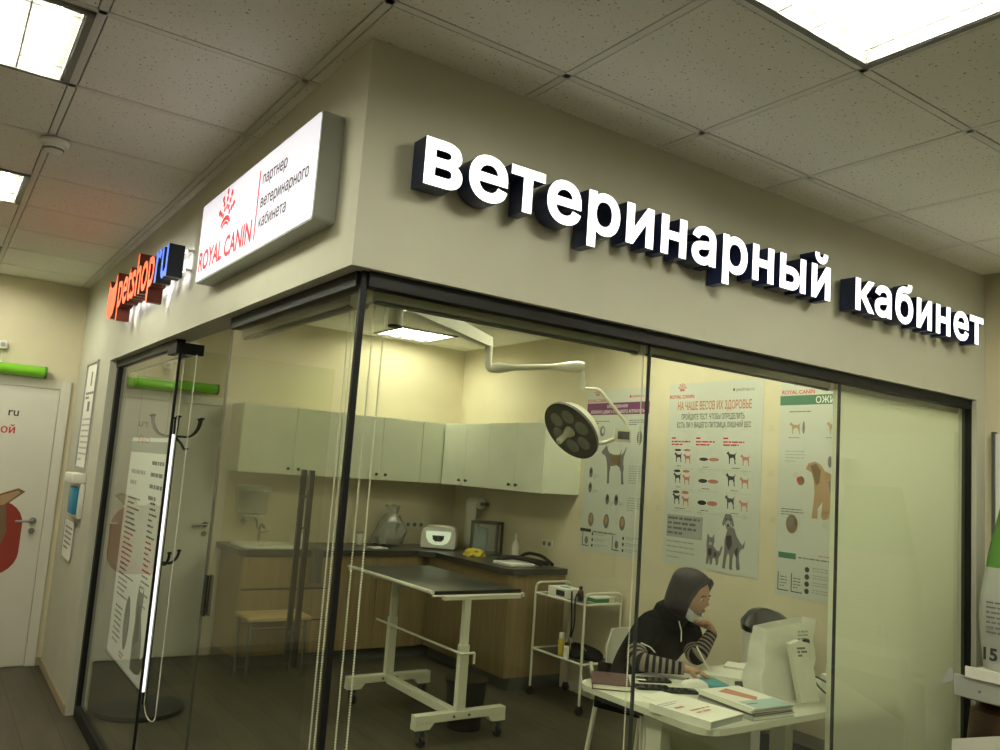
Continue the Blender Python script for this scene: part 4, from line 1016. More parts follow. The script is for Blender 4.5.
for v in mb.bm.verts:
    k = 1+.12*math.sin(5*v.co.x+4*v.co.y); v.co = V((3.31+v.co.x*.10*k, 2.76+v.co.y*.22*k, zl+.001+max(0, v.co.z*.06*k+.02)))
obj('pouch_body', mb, m_blackf, t, 60); obj('zip', MB().tube([(3.22, 2.60, zl+.075), (3.30, 2.76, zl+.093), (3.34, 2.92, zl+.07)], .004), m_steel, t)

# ------------------------------------------------------------------ surgical lamp
t = thing('surgical_lamp', 'ceiling-hung surgical lamp with a round tilted head over the table', 'surgical lamp', (1.10, 1.90, H-.004))
A0, A1 = V((1.25, 2.0, 2.56)), V((2.02, 2.37, 2.50))
obj('ceiling_flange', MB().lathe((A0.x, A0.y, H-.004), [(.11, 0), (.11, -.02), (.05, -.05)]).cyl((A0.x, A0.y, H-.03), (A0.x, A0.y, 2.53), .035), m_cream_metal, t, 40)
ax = (A1-A0).normalized(); 
fr = Frame(A0, ax, Z3)
obj('extension_arm', MB().prism(fr, [(-.06, -.05), (.80, -.035), (.86, -.03), (.86, .03), (-.06, .05)], -.035, .035), m_cream_metal, t)
J0 = V((2.045, 2.385, 2.33)); J1 = V((2.54, 2.03, 2.385))
obj('drop_tube', MB().tube([(2.035, 2.375, 2.50), (2.035, 2.375, 2.36), (2.05, 2.37, 2.325), (2.10, 2.335, 2.335)], .026, 12, rnd=.03), m_cream_metal, t, 40)
d = (J1-J0); u = d.normalized()
obj('spring_arm', MB().ring([J0+u*.02, J0+u*.07, J0+u*.17, J0+u*.40, J0+u*.54, J1-u*.02, J1+u*.02], [.030, .036, .02, .018, .034, .036, .026], 12), m_cream_metal, t, 40)
K = V((2.56, 2.04, 2.25))
obj('knuckle', MB().cyl(J1+V((0.01,0.01,.0)), K+V((0,0,.02)), .020).cyl(K+V((0,0,.05)), K, .024), m_cream_metal, t, 40)
B = V((2.83, 1.88, 2.03))
obj('yoke_rod', MB().tube([K, K+V((.0,0,-.01)), V((2.655, 1.975, 2.245)), V((2.825, 1.885, 2.04)), B+V((0,0,-.06))], .011, 8, rnd=.03), m_cream_metal, t, 40)
obj('control_box', MB().prism(Frame((2.80, 1.90, 1.91), (.78, -.62, 0), Z3), [(-.045, 0), (.06, 0), (.06, .085), (-.045, .085)], -.03, .03), m_cream_metal, t)
obj('control_display', MB().prism(Frame((2.80, 1.90, 1.91), (.78, -.62, 0), Z3), [(-.025, .02), (.05, .02), (.05, .07), (-.025, .07)], .031, .034), m_kick, t)
obj('handle_bar', MB().tube([(2.77, 1.93, 1.93), (2.72, 1.965, 1.90), (2.66, 2.01, 1.895)], .013, 8), m_cream_metal, t, 40)
hc = V((2.535, 2.09, 1.965)); hn = V((-.80, -.06, -.62)).normalized()
obj('lamp_head', MB().lathe(hc, [(.02, -.11), (.10, -.105), (.17, -.075), (.205, -.02), (.212, .0), (.206, .006)], n=40, axis=hn), m_cream_metal, t, 50)
obj('rim_seal', MB().lathe(hc, [(.2135, -.008), (.2145, .0), (.2135, .012)], n=40, axis=hn), m_kick, t, 50)
obj('reflector', MB().lathe(hc+hn*.006, [(.202, .0), (.18, .001), (.07, .003)], n=40, axis=hn), m_lampglass, t, 50)
mb = MB(); e1 = hn.orthogonal().normalized(); e2 = hn.cross(e1)
for k in range(6):
    a = math.pi*k/3; p = hc+hn*.009+e1*.118*math.cos(a)+e2*.118*math.sin(a); mb.lathe(p, [(.052, 0), (.05, .006), (.02, .009)], n=16, axis=hn)
obj('lens', mb, m_lampglass, t, 50)
obj('grip', MB().lathe(hc+hn*.01, [(.04, 0), (.032, .03), (.02, .05), (.022, .12), (.016, .13)], n=16, axis=hn), m_cream_metal, t, 40)

t = thing('spotlight', 'white cylindrical spotlight hanging behind the glass corner', 'spotlight', (.65, 1.0, 2.3))
obj('cylinder', MB().cyl((.65, 1.0, 2.24), (.65, 1.0, 2.35), .031, n=20), m_white, t, 40)
obj('lens_rim', MB().cyl((.65, 1.0, 2.232), (.65, 1.0, 2.2405), .029, n=20), m_dark, t, 40)
obj('stem', MB().cyl((.65, 1.0, 2.35), (.65, 1.0, H), .010).cyl((.65, 1.0, H-.03), (.65, 1.0, H-.003), .04), m_white, t, 40)

# ------------------------------------------------------------------ desk and what lies on it
t = thing('desk', 'white desk with rounded corners standing just behind the glass', 'desk', (2.3, .48, 0))
DZ = .74
tp = rrect(1.655, .105, 2.98, .90, .10, 6)
obj('desk_top', MB().prism(ft, tp, DZ-.025, DZ), mat('desk_white', (.60, .60, .50), .3), t)
for x in (1.79, 2.62):
    obj('leg', MB().box((x-.03, .44, .03), (x+.03, .53, DZ-.025), bev=.004), m_whitepaint, t)
    obj('leg_foot', MB().box((x-.03, .20, 0), (x+.03, .80, .03), bev=.004), m_whitepaint, t)
obj('modesty_panel', MB().box((1.86, .63, .40), (2.58, .645, .70)), m_whitepaint, t)
obj('frame_rail', MB().box((1.74, .44, DZ-.06), (2.67, .47, DZ-.0255)), m_whitepaint, t)
def slab(name, label, cat, cx, cy, z, w_, d_, h_, ang, mat_, pages=None, bev=.002, group=None, extra=None):
    a = math.radians(ang); u = V((math.cos(a), math.sin(a), 0)); v_ = V((-math.sin(a), math.cos(a), 0)); fr = Frame((cx, cy, z), u, v_)
    t = thing(name, label, cat, (cx, cy, z), group)
    if pages:
        obj('cover', MB().prism(fr, [(-w_/2,-d_/2),(w_/2,-d_/2),(w_/2,d_/2),(-w_/2,d_/2)], 0, .003).prism(fr, [(-w_/2,-d_/2),(w_/2,-d_/2),(w_/2,d_/2),(-w_/2,d_/2)], h_-.003, h_).prism(fr, [(-w_/2,-d_/2),(-w_/2+.004,-d_/2),(-w_/2+.004,d_/2),(-w_/2,d_/2)], .003, h_-.003), mat_, t)
        obj('pages', MB().prism(fr, [(-w_/2+.005,-d_/2+.004),(w_/2-.004,-d_/2+.004),(w_/2-.004,d_/2-.004),(-w_/2+.005,d_/2-.004)], .0032, h_-.0032), pages, t)
    else:
        obj('body', MB().prism(fr, rrect(-w_/2, -d_/2, w_/2, d_/2, min(.012, w_/6), 2), 0, h_), mat_, t)
    if extra: extra(t, fr, h_)
    return t
z = DZ+.0005
def ribbon(t, fr, h): obj('bookmark', MB().prism(fr, [(.10, .02), (.16, .02), (.16, .04), (.10, .04)], h+.0005, h+.0015), m_paper, t)
slab('notebook', 'dark red notebook at the left end of the desk', 'notebook', 1.785, .79, z, .17, .24, .025, -40, m_redbook, m_paper, extra=ribbon)
def scr(w_, d_): return lambda t, fr, h: obj('screen', MB().prism(fr, rrect(-w_/2+.004, -d_/2+.006, w_/2-.004, d_/2-.006, .006, 2), h+.0001, h+.0008), mat('screen_glass', (.008, .008, .01), .08), t)
slab('phone', 'black phone lying nearest the red notebook', 'phone', 1.925, .665, z, .078, .158, .009, 62, m_black, extra=scr(.078, .158))
slab('phone', 'black phone lying behind, beside the striped sleeve', 'phone', 2.035, .765, z, .078, .158, .009, 62, m_black, extra=scr(.078, .158))
slab('phone', 'black phone lying between the white papers and the computer mouse', 'phone', 2.005, .575, z, .078, .16, .009, 62, m_black, extra=scr(.078, .16))
t = thing('computer_mouse', 'white computer mouse on the desk in front of the writing hand', 'mouse', (2.155, .62, z))
mb = MB(); bmesh.ops.create_uvsphere(mb.bm, u_segments=20, v_segments=12, radius=1)
R_ = Matrix.Rotation(math.radians(55), 3, 'Z')
for v in mb.bm.verts: v.co = V((2.155, .62, z)) + R_ @ V((v.co.x*.035*(1+.1*v.co.y), v.co.y*.065, max(0, v.co.z*.036)))
obj('shell', mb, m_white, t, 60)
obj('wheel', MB().cyl(V((2.155,.62,z+.028))+R_@V((-.004,.03,0)), V((2.155,.62,z+.028))+R_@V((.004,.03,0)), .008), m_grey, t)
slab('face_mask_pack', 'folded teal face mask on the desk under the writing hand', 'face mask', 2.27, .615, z, .10, .15, .014, -20, m_teal)
slab('paper_sheet', 'white sheet lying in front of the black phones', 'paper', 1.80, .52, z, .16, .22, .0012, 40, m_paper, group='loose sheets on the desk')
slab('paper_sheet', 'white sheet overlapping the open binder', 'paper', 1.865, .475, z+.003, .16, .22, .0012, 12, m_paper, group='loose sheets on the desk')
def binder_print(t, fr, h):
    mb = MB(); f2 = Frame(fr(0, 0, h+.0006), fr.u, fr.v)
    r_ = Frame(fr(0, 0, h+.0006), -fr.v, fr.u)
    mb.lines(f2, -.09, .03, .08, 1, .03, .018, 0, 1); mb.lines(f2, -.06, -.02, .10, 2, .03, .012, 0, 2); mb.lines(f2, -.12, .10, .02, 2, .018, .006, 1, 3)
    obj('print', mb, [m_pink, m_grey], t, fixn=False)
slab('ring_binder', 'white ring binder with red print at the front edge of the desk', 'binder', 1.775, .27, z, .235, .29, .032, 8, m_paper, m_lgrey, extra=binder_print)
GS = 'booklets stacked on the desk'
slab('booklet', 'grey-edged booklet at the bottom of the stack by the white bag', 'booklet', 2.085, .275, z, .245, .31, .017, -4, m_lgrey, m_paper, group=GS)
slab('booklet', 'dark booklet second from the bottom of the stack', 'booklet', 2.085, .275, z+.0175, .24, .30, .011, -2, m_kick, m_paper, group=GS)
slab('booklet', 'pale booklet second from the top of the stack', 'booklet', 2.08, .275, z+.029, .24, .30, .010, -5, m_paper, m_lgrey, group=GS)
def cover(t, fr, h):
    mb = MB(); f2 = Frame(fr(0, 0, h+.0006), fr.u, fr.v)
    mb.flat(f2, [(-.06, .10), (.02, .13), (.05, -.02), (.0, -.06), (-.03, .02)], 0, 0); mb.rect(f2, -.10, -.16, .11, -.05, 0, 1); mb.lines(f2, -.09, -.10, .08, 1, .02, .012, 2, 1)
    obj('print', mb, [m_pink, mat('cover_teal', (.35, .50, .48), .4), m_grey], t, fixn=False)
slab('booklet', 'topmost booklet of the stack with a red and teal cover', 'booklet', 2.085, .275, z+.0395, .24, .31, .008, -4, m_white, m_paper, group=GS, extra=cover)
slab('keyboard', 'dark flat keyboard behind the booklet stack', 'keyboard', 2.44, .50, z, .18, .09, .016, -30, m_blackp)
slab('document_stack', 'pile of printed white forms in front of the seated person', 'documents', 2.52, .72, z, .21, .27, .010, 35, m_paper)
slab('leaflet', 'white folded leaflet lying between the forms and the white bag', 'leaflet', 2.72, .80, z, .13, .18, .012, 30, m_paper)

# white carrier bag
t = thing('carrier_bag', 'white paper carrier bag standing on the desk', 'carrier bag', (2.40, .33, z))
ub = V((.93, -.05, 0)).normalized(); fr = Frame((2.235, .37, z), ub, Z3)
b0 = [(0, 0), (.36, 0), (.36, .12), (0, .12)]
mb = MB(); n1 = 7
def bagpt(a, c, h):  # width shrinks and bulges
    k = 1-.10*h/.32; bul = .018*math.sin(math.pi*h/.32)
    return fr(.18+(a-.18)*k+.06*h/.32, h+.0005+.035*(a/.36)*(h/.32)**2, c*(1-.35*h/.32)-.06+(bul if c > .1 else -bul if c < .02 else 0)*0)
per = [(0,0),(.12,-.004),(.24,.004),(.36,0),(.36,.06),(.36,.12),(.24,.126),(.12,.118),(0,.12),(0,.06)]
rows = []
for i in range(9):
    h = .305*i/8; rows.append([mb.bm.verts.new(bagpt(a+(.006*math.sin(i*2.1+a*30)), c+(.007*math.sin(i*1.7+a*20) if 0 < i else 0), h)) for a, c in per])
for a, b in zip(rows, rows[1:]):
    for j in range(len(per)): mb.bm.faces.new((a[j], a[(j+1)%len(per)], b[(j+1)%len(per)], b[j]))
mb.bm.faces.new(rows[0][::-1]); obj('bag_body', mb, m_bagw, t, 40)
mb = MB(); f3 = Frame(fr(0, 0, .062), ub, Z3); 
obj('handle_hole', MB().prism(Frame(fr(.285, .205, .056), ub, Z3), rrect(0, 0, .03, .055, .012, 3), -.012, .006), m_dark, t)
mb = MB(); mb.lines(Frame(fr(.23, .27, .058), ub, Z3), 0, .02, .07, 3, .016, .008, 0, 4, 0.004); obj('print', mb, m_lgrey, t, fixn=False)
t = thing('tall_packet', 'narrow white packet leaning against the carrier bag', 'packet', (2.52, .24, z))
fr = Frame((2.42, .235, z), V((.97, -.12, 0)), V((-.22, .10, 1)))
obj('packet_body', MB().prism(fr, [(0, 0), (.11, 0), (.115, .26), (.055, .275), (0, .26)], -.03, .0), m_bagw, t)
mb = MB(); mb.lines(fr, .03, .235, .09, 3, .016, .009, 0, 2, .0008); obj('print', mb, m_grey, t, fixn=False)
t = thing('adapter', 'white power adapter with looping black leads at the desk edge', 'adapter', (2.66, .26, z))
obj('housing', MB().box((2.70, .22, z), (2.80, .34, z+.085), bev=.01), m_white, t, 30)
obj('lead', MB().tube([(2.70, .24, z+.02), (2.64, .20, z+.06), (2.60, .15, z+.02), (2.62, .13, z+.005), (2.68, .16, z+.005)], .004, rnd=.05).tube([(2.70, .30, z+.05), (2.66, .36, z+.08), (2.64, .30, z+.03), (2.64, .24, z+.006)], .004, rnd=.05), m_dark, t, 40)
slab('card', 'white card lying flat beside the adapter leads', 'card', 2.70, .165, z, .11, .08, .004, -15, m_paper)
t = thing('desktop_computer', 'black desktop computer tower under the desk', 'computer', (2.62, .42, 0))
obj('case', MB().box((2.70, .25, .02), (2.90, .67, .47), bev=.006), m_blackp, t); obj('front_panel', MB().box((2.705, .242, .025), (2.895, .2495, .465), bev=.002), m_black, t)
obj('foot', MB().box((2.71, .27, 0), (2.74, .65, .02)).box((2.86, .27, 0), (2.89, .65, .02)), m_blackp, t)
# swing bin by the wall
t = thing('swing_bin', 'tall white bin with a black rounded lid against the poster wall', 'bin', (3.33, 1.12, 0))
obj('body', MB().ring([(3.33, 1.12, 0), (3.33, 1.12, .83)], [(.105, .13), (.13, .155)], 28, ref=(1,0,0)), m_white, t, 40)
obj('lid', MB().ring([(3.33, 1.12, .855), (3.325, 1.12, .885), (3.32, 1.115, .905), (3.315, 1.11, .912)], [(.137, .165), (.137, .165), (.115, .13), (.07, .08)], 28, ref=(1,0,0)), mat('lid_black', (.012, .012, .012), .2), t, 40)

# ------------------------------------------------------------------ chair
t = thing('office_chair', 'white plastic chair with rounded back behind the seated person', 'chair', (2.60, 1.34, 0))
obj('seat', MB().box((2.43, 1.14, .43), (2.77, 1.56, .465), bev=.015, seg=3), m_whitepaint, t, 40)
fr = Frame((2.60, 1.56, .465), (1, 0, 0), (0, .10, 1))
bp = MB(); n = 10; rows = []
for i in range(9):
    h = .34*i/8; wd = .165*(1-.10*(i/8)**2) if i < 7 else .165*(.90-.09*(i-6)); row = []
    for j in range(n+1):
        a = -1+2*j/n; row.append(fr(a*wd, h, -(-.0)+.05*a*a))
    rows.append(row)
fv = [[bp.bm.verts.new(p) for p in rw] for rw in rows]; bv = [[bp.bm.verts.new(p-fr.n*.014) for p in rw] for rw in rows]
for g, fl in ((fv, 0), (bv, 1)):
    for a, b in zip(g, g[1:]):
        for j in range(n): bp.bm.faces.new((a[j], a[j+1], b[j+1], b[j]))
for j in range(n):
    bp.bm.faces.new((fv[0][j], fv[0][j+1], bv[0][j+1], bv[0][j])); bp.bm.faces.new((fv[-1][j], fv[-1][j+1], bv[-1][j+1], bv[-1][j]))
for i in range(8):
    bp.bm.faces.new((fv[i][0], fv[i+1][0], bv[i+1][0], bv[i][0])); bp.bm.faces.new((fv[i][n], fv[i+1][n], bv[i+1][n], bv[i][n]))
obj('backrest', bp, m_whitepaint, t, 40)
for x in (2.38, 2.74):
    obj('leg', MB().cyl((x, 1.17, .44), (x+(-.02 if x < 2.5 else .02), 1.14, 0), .014), m_whitepaint, t, 40)
    obj('leg', MB().cyl((x, 1.53, .44), (x+(-.02 if x < 2.5 else .02), 1.60, 0), .014), m_whitepaint, t, 40)
    obj('back_support', MB().cyl((x, 1.54, .45), (x, 1.60, .62), .012), m_whitepaint, t, 40)

# ------------------------------------------------------------------ seated person
def skin(verts, edges, radii, root=0, levels=2):
    bm = bmesh.new(); sl = bm.verts.layers.skin.verify(); vs = [bm.verts.new(v) for v in verts]
    for a, b in edges: bm.edges.new((vs[a], vs[b]))
    for v, r_, i in zip(vs, radii, range(len(vs))):
        v[sl].radius = r_ if isinstance(r_, tuple) else (r_, r_); v[sl].use_root = (i == root)
    me = bpy.data.meshes.new('sk'); bm.to_mesh(me); bm.free()
    o = bpy.data.objects.new('sk', me); COL.objects.link(o)
    m1 = o.modifiers.new('s', 'SKIN'); m1.use_smooth_shade = True
    m2 = o.modifiers.new('d', 'SUBSURF'); m2.levels = levels; m2.render_levels = levels
    dg = bpy.context.evaluated_depsgraph_get(); dg.update()
    me2 = bpy.data.meshes.new_from_object(o.evaluated_get(dg))
    bpy.data.objects.remove(o); bpy.data.meshes.remove(me)
    return me2
def addmesh(mb, me, mi=0):
    n0 = len(mb.bm.faces); mb.bm.from_mesh(me); mb.bm.faces.ensure_lookup_table()
    for f in mb.bm.faces[n0:]: f.material_index = mi
    bpy.data.meshes.remove(me)
PEL = V((2.46, 1.35, .53))
J = dict(pel=PEL, waist=V((2.45, 1.30, .67)), chest=V((2.44, 1.18, .82)), neckb=V((2.455, 1.055, .955)), neck=V((2.47, 1.005, 1.02)), skull=V((2.48, .975, 1.08)),
         rsh=V((2.31, 1.09, .905)), rel=V((2.055, .925, .795)), rwr=V((2.225, .745, .785)), lsh=V((2.60, 1.06, .90)), lel=V((2.40, .84, .795)), lwr=V((2.525, .845, .925)),
         rhip=V((2.37, 1.32, .54)), rkn=V((2.29, .89, .53)), ran=V((2.28, .92, .10)), rto=V((2.275, .78, .05)), lhip=V((2.55, 1.32, .54)), lkn=V((2.53, .89, .53)), lan=V((2.54, .92, .10)), lto=V((2.545, .78, .05)))
names = list(J); ix = {n: i for i, n in enumerate(names)}
E_ = [('pel','waist'),('waist','chest'),('chest','neckb'),('neckb','neck'),('neck','skull'),('chest','rsh'),('rsh','rel'),('rel','rwr'),('chest','lsh'),('lsh','lel'),('lel','lwr'),
      ('pel','rhip'),('rhip','rkn'),('rkn','ran'),('ran','rto'),('pel','lhip'),('lhip','lkn'),('lkn','lan'),('lan','lto')]
Rr = dict(pel=(.13,.11), waist=(.115,.095), chest=(.125,.10), neckb=.055, neck=.046, skull=.05, rsh=.052, rel=.036, rwr=.026, lsh=.052, lel=.036, lwr=.026,
          rhip=.085, rkn=.055, ran=.036, rto=.03, lhip=.085, lkn=.055, lan=.036, lto=.03)
t = thing('person', 'person in black hoodie with striped sleeves writing at the desk, chin on hand', 'person', (2.42, 1.36, 0))
mb = MB()
addmesh(mb, skin([J[n] for n in names], [(ix[a], ix[b]) for a, b in E_], [Rr[n] for n in names], 0))
# head: forward / right / up axes
hf = V((.24, -.94, -.24)).normalized(); hr = hf.cross(V((0, 0, 1))).normalized(); hu = hr.cross(hf); HC = V((2.480, .955, 1.098))
HR = Matrix((hr, hf, hu)).transposed()           # columns: x right, y forward, z up
ret = bmesh.ops.create_uvsphere(mb.bm, u_segments=32, v_segments=24, radius=1)
for v in ret['verts']:
    x, y, z_ = v.co
    w1 = .074*(1-.30*max(0, -z_-.1)**1.2); dep = .094
    px, py, pz = x*w1, y*dep, z_*.112
    if y > 0: py *= (1-.12*max(0, -z_)); py = py if py < .082 else .082+(py-.082)*.5
    if y < 0 and z_ < -.3: py *= .72
    g = math.exp(-((px/.012)**2))
    if y > .2: py += .020*g*math.exp(-(((pz+.018)/.013)**2)) + .009*g*math.exp(-(((pz-.005)/.02)**2))
    if y > .2: py += .007*math.exp(-((px/.018)**2))*math.exp(-(((pz+.052)/.010)**2)) + .012*math.exp(-((px/.024)**2))*math.exp(-(((pz+.090)/.016)**2))
    if y > .2: py -= .008*(math.exp(-(((px-.031)/.015)**2))+math.exp(-(((px+.031)/.015)**2)))*math.exp(-(((pz-.006)/.013)**2))
    v.co = HC + HR @ V((px, py, pz))
def hp(x, y, z_): return HC + HR @ V((x, y, z_))
for s in (-1, 1): mb.ell(hp(s*.077, -.008, -.008), (.008, .018, .030), 10, 0, HR)
# hands: palm and five finger chains each
def hand(wr, palm_dir, side, nrm, curl, sc=1.0):
    pd = palm_dir.normalized(); sd = (side-pd*side.dot(pd)).normalized(); nn = nrm-pd*nrm.dot(pd); nn = (nn-sd*nn.dot(sd)).normalized()
    me = skin([wr-pd*.02, wr+pd*.03*sc, wr+pd*.075*sc], [(0,1),(1,2)], [(.024,.022), (.034*sc,.017*sc), (.036*sc,.014*sc)], 0, 2); addmesh(mb, me)
    for k, (off, L) in enumerate(((-.027, .055), (-.009, .070), (.009, .066), (.027, .052))):
        p = wr+pd*.065*sc+sd*off*sc; d = pd.copy(); ch = [p]
        for s_ in (.5, .3, .2):
            d = (d*math.cos(curl)+nn*math.sin(curl)).normalized(); nn2 = nn
            ch.append(ch[-1]+d*L*s_*1.25*sc); 
        addmesh(mb, skin(ch, [(0,1),(1,2),(2,3)], [.0095, .0088, .008, .007], 0, 1))
    p = wr+pd*.02*sc-sd*.026*sc
    addmesh(mb, skin([p, p+(pd*.6-sd*.8+nn*.4)*.03*sc, p+(pd*.9-sd*.5+nn*.7)*.06*sc], [(0,1),(1,2)], [.012, .010, .008], 0, 1))
hand(J['rwr'], V((.68, -.52, -.10)), V((.7, .7, 0)), V((0, 0, -1)), .30)
hand(J['lwr'], V((-.42, .08, .62)), V((-.2, -.95, 0)), V((-.5, .5, -.25)), .75, .95)
body = obj('body', mb, m_skin, t, 180)
# hoodie
mb = MB(); hn_ = ['pel','waist','chest','neckb','rsh','lsh']
verts = [J['pel']+V((0,0,.0)), J['waist'], J['chest'], J['neckb']+V((0,.01,-.005)), J['rsh'], J['rsh'].lerp(J['rel'], .72), J['lsh'], J['lsh'].lerp(J['lel'], .72)]
addmesh(mb, skin(verts, [(0,1),(1,2),(2,3),(2,4),(4,5),(2,6),(6,7)], [(.155,.13), (.155,.125), (.165,.135), (.085,.08), .082, .062, .078, .058], 0))
obj('hoodie', mb, m_blackf, t, 180)
mb = MB().ring([J['neckb']+V((-.005,.035,-.03)), J['neckb']+V((-.0,.02,.02)), J['neck']+V((0,.012,.005)), J['neck']+V((.004,.0,.03))], [(.10,.10), (.096,.092), (.078,.074), (.062,.062)], 18)
obj('hood', mb, m_blackf, t, 60)
obj('piping', MB().tube([V((2.10, .925, .878)), V((2.135, .895, .862)), V((2.17, .895, .835))], .003), m_paper, t)
obj('drawstring', MB().tube([J['neckb']+V((-.03,-.068,.01)), J['neckb']+V((-.045,-.105,-.04)), J['neckb']+V((-.055,-.115,-.09))], .003), m_paper, t)
def sleeve(a, b, c):
    p0, p1 = b.lerp(a, .30), b.lerp(c, .26); path = []
    for k in range(13): u_ = k/12; path.append(p0*(1-u_)**2+b*2*u_*(1-u_)+p1*u_*u_)
    for k in range(1, 40): path.append(p1.lerp(b.lerp(c, .985), k/39))
    L = [0]
    for p, q in zip(path, path[1:]): L.append(L[-1]+(q-p).length)
    n = 20; pts, rad = [], []
    for k in range(n+1):
        d_ = L[-1]*k/n; i_ = max(i for i in range(len(L)) if L[i] <= d_+1e-9); i_ = min(i_, len(L)-2)
        pts.append(path[i_].lerp(path[i_+1], (d_-L[i_])/max(1e-6, L[i_+1]-L[i_]))); rad.append(.053-.024*k/n)
    return MB().ring(pts, rad, 14, 0, True, alt=[0, 1])
obj('sleeve', sleeve(J['rsh'], J['rel'], J['rwr']), [m_blackf, m_strp], t, 60)
obj('sleeve', sleeve(J['lsh'], J['lel'], J['lwr']), [m_blackf, m_strp], t, 60)
mb = MB(); verts = [PEL, J['rhip'], J['rkn'], J['ran'], J['lhip'], J['lkn'], J['lan']]
addmesh(mb, skin(verts, [(0,1),(1,2),(2,3),(0,4),(4,5),(5,6)], [(.145,.12), .098, .068, .048, .098, .068, .048], 0)); obj('trousers', mb, m_blackf, t, 180)
for a, b in (('ran','rto'), ('lan','lto')): 
    p = J[a]; q = J[b]; obj('shoe', MB().ring([p+V((0,.05,-.055)), p+V((0,.0,-.045)), p.lerp(q,.6)+V((0,0,-.02)), q+V((0,-.03,-.012))], [(.035,.04),(.045,.05),(.045,.04),(.03,.026)], 14, ref=(1,0,0)), m_blackp, t, 60)
# hair: chin-length bob, open at the face
mb = MB(); rows = []; nh = 30
HP = [(-.112,.086,.088,.104,58),(-.095,.098,.092,.116,56),(-.06,.101,.094,.120,54),(-.02,.100,.096,.119,52),(.02,.098,.099,.117,48),(.05,.095,.098,.114,44),(.072,.090,.096,.110,34),(.088,.083,.092,.103,18),(.104,.070,.085,.090,8),(.118,.048,.058,.066,5),(.127,.022,.026,.034,4)]
for hz, rx, rf, rb, fo in HP:
    row = []
    for q in range(2):
        for k in range(nh+1):
            kk = k if q == 0 else nh-k
            a = math.radians(fo+(360-2*fo)*kk/nh); sx, sy = math.sin(a), math.cos(a)
            ry = rf if sy > 0 else rb; th = .0 if q == 0 else min(.030, .6*rx)
            wv = .0025*math.sin(kk*2.3+hz*20)
            row.append(mb.bm.verts.new(hp((rx-th+wv)*sx, (ry-th+wv)*sy-.012, hz)))
    rows.append(row)
L_ = len(rows[0])
for a, b in zip(rows, rows[1:]):
    for k in range(L_): mb.bm.faces.new((a[k], a[(k+1) % L_], b[(k+1) % L_], b[k]))
mb.bm.faces.new(rows[-1]); 
for k in range(nh): mb.bm.faces.new((rows[0][k], rows[0][k+1], rows[0][L_-2-k], rows[0][L_-1-k]))
mb.ell(hp(0, -.010, .098), (.060, .072, .033), 16, 0, HR)
obj('hair', mb, m_hair, t, 80)
mb = MB()
mb.ring([hp(-.030, .060, .096), hp(.02, .066, .086), hp(.056, .056, .060), hp(.080, .040, .0), hp(.086, .030, -.06)], [(.008,.018), (.010,.02), (.010,.02), (.012,.02), (.010,.014)], 10)
mb.ring([hp(-.020, .070, .096), hp(-.05, .064, .078), hp(-.078, .042, .03), hp(-.088, .030, -.05)], [(.010,.016), (.012,.018), (.012,.018), (.008,.012)], 10)
obj('fringe', mb, m_hair, t, 80)
mb = MB()
for s in (-1, 1): mb.ell(hp(s*.031, .078, .006), (.012, .007, .006), 10, 0, HR); mb.ell(hp(s*.031, .0835, .005), (.005, .003, .0055), 8, 1, HR); mb.tube([hp(s*.015, .087, .022), hp(s*.032, .087, .027), hp(s*.048, .076, .021)], .003, 6, 1)
obj('eyes', mb, [m_eye, m_hair], t, 60)
obj('mouth', MB().ell(hp(0, .088, -.052), (.020, .005, .005), 10, 0, HR).ell(hp(0, .087, -.058), (.017, .005, .004), 10, 0, HR), m_lip, t, 60)
mb = MB().ring([hp(-.066, .02, -.07), hp(-.045, .055, -.098), hp(0, .078, -.112), hp(.045, .055, -.098), hp(.066, .02, -.07)], [(.022,.010), (.026,.012), (.024,.012), (.026,.012), (.022,.010)], 12, ref=hu)
obj('face_mask', mb, m_mask, t, 60)
tp_ = J['rwr']+V((.07, -.06, .02))
tag(obj('pen', MB().cyl(tp_+V((-.03, .03, .09)), tp_+V((.02, -.015, -.025)), .004, n=8), m_white), 'white pen in the writing hand of the seated person', 'pen')

# ------------------------------------------------------------------ wall shelving with pet food at the right edge
t = thing('shelving_unit', 'white wall shelving unit with price rail at the right edge', 'shelving', (3.33, -1.3, 0))
SYa, SYb = -.12, -2.6
obj('back_panel', MB().box((XR-.02, SYb, 0), (XR-.002, -.06, 2.03)), m_white, t)
obj('upright', MB().box((XR-.03, -.06, 0), (XR-.002, -.045, 2.04)), m_kick, t)
obj('upright', MB().box((XR-.03, SYb-.03, 0), (XR-.002, SYb, 2.04)), m_kick, t)
for z_, dpt in ((.905, .46), (1.30, .24), (1.58, .24), (1.86, .24), (.18, .46)):
    x0 = XR-.02-dpt; ya = -.145 if dpt > .3 else -.64
    sh = obj('shelf', MB().box((x0, SYb, z_), (XR-.021, ya, z_+.022)), m_white, t)
    obj('price_rail', MB().box((x0-.012, SYb, z_-.012), (x0-.001, ya, z_+.038), bev=.003), m_white, sh)
pn = obj('front_panel', MB().box((3.09, SYb, .80), (3.10, -.085, .895), bev=.003), m_bagside, t)
obj('screw', MB().cyl((3.09, -.20, .84), (3.086, -.20, .84), .006), m_grey, pn)
obj('label_flap', MB().prism(Frame((3.085, -.085, .83), (0, 1, 0), Z3), [(0, .03), (.06, .0), (.02, .08), (.0, .09)], -.002, .002), m_lgrey, t)
obj('slanted_front', MB().prism(Frame((3.10, 0, 0), (0, -1, 0), Z3), [(.075, 0), (.075, .60), (.65, .98-.18), (.65, 0)], -.02, .0), m_whitepaint, t)
zz = .9275
t = thing('pet_food_bag', 'large green and white 15 kg pet food bag standing on the shelf', 'pet food bag', (3.27, -.33, zz))
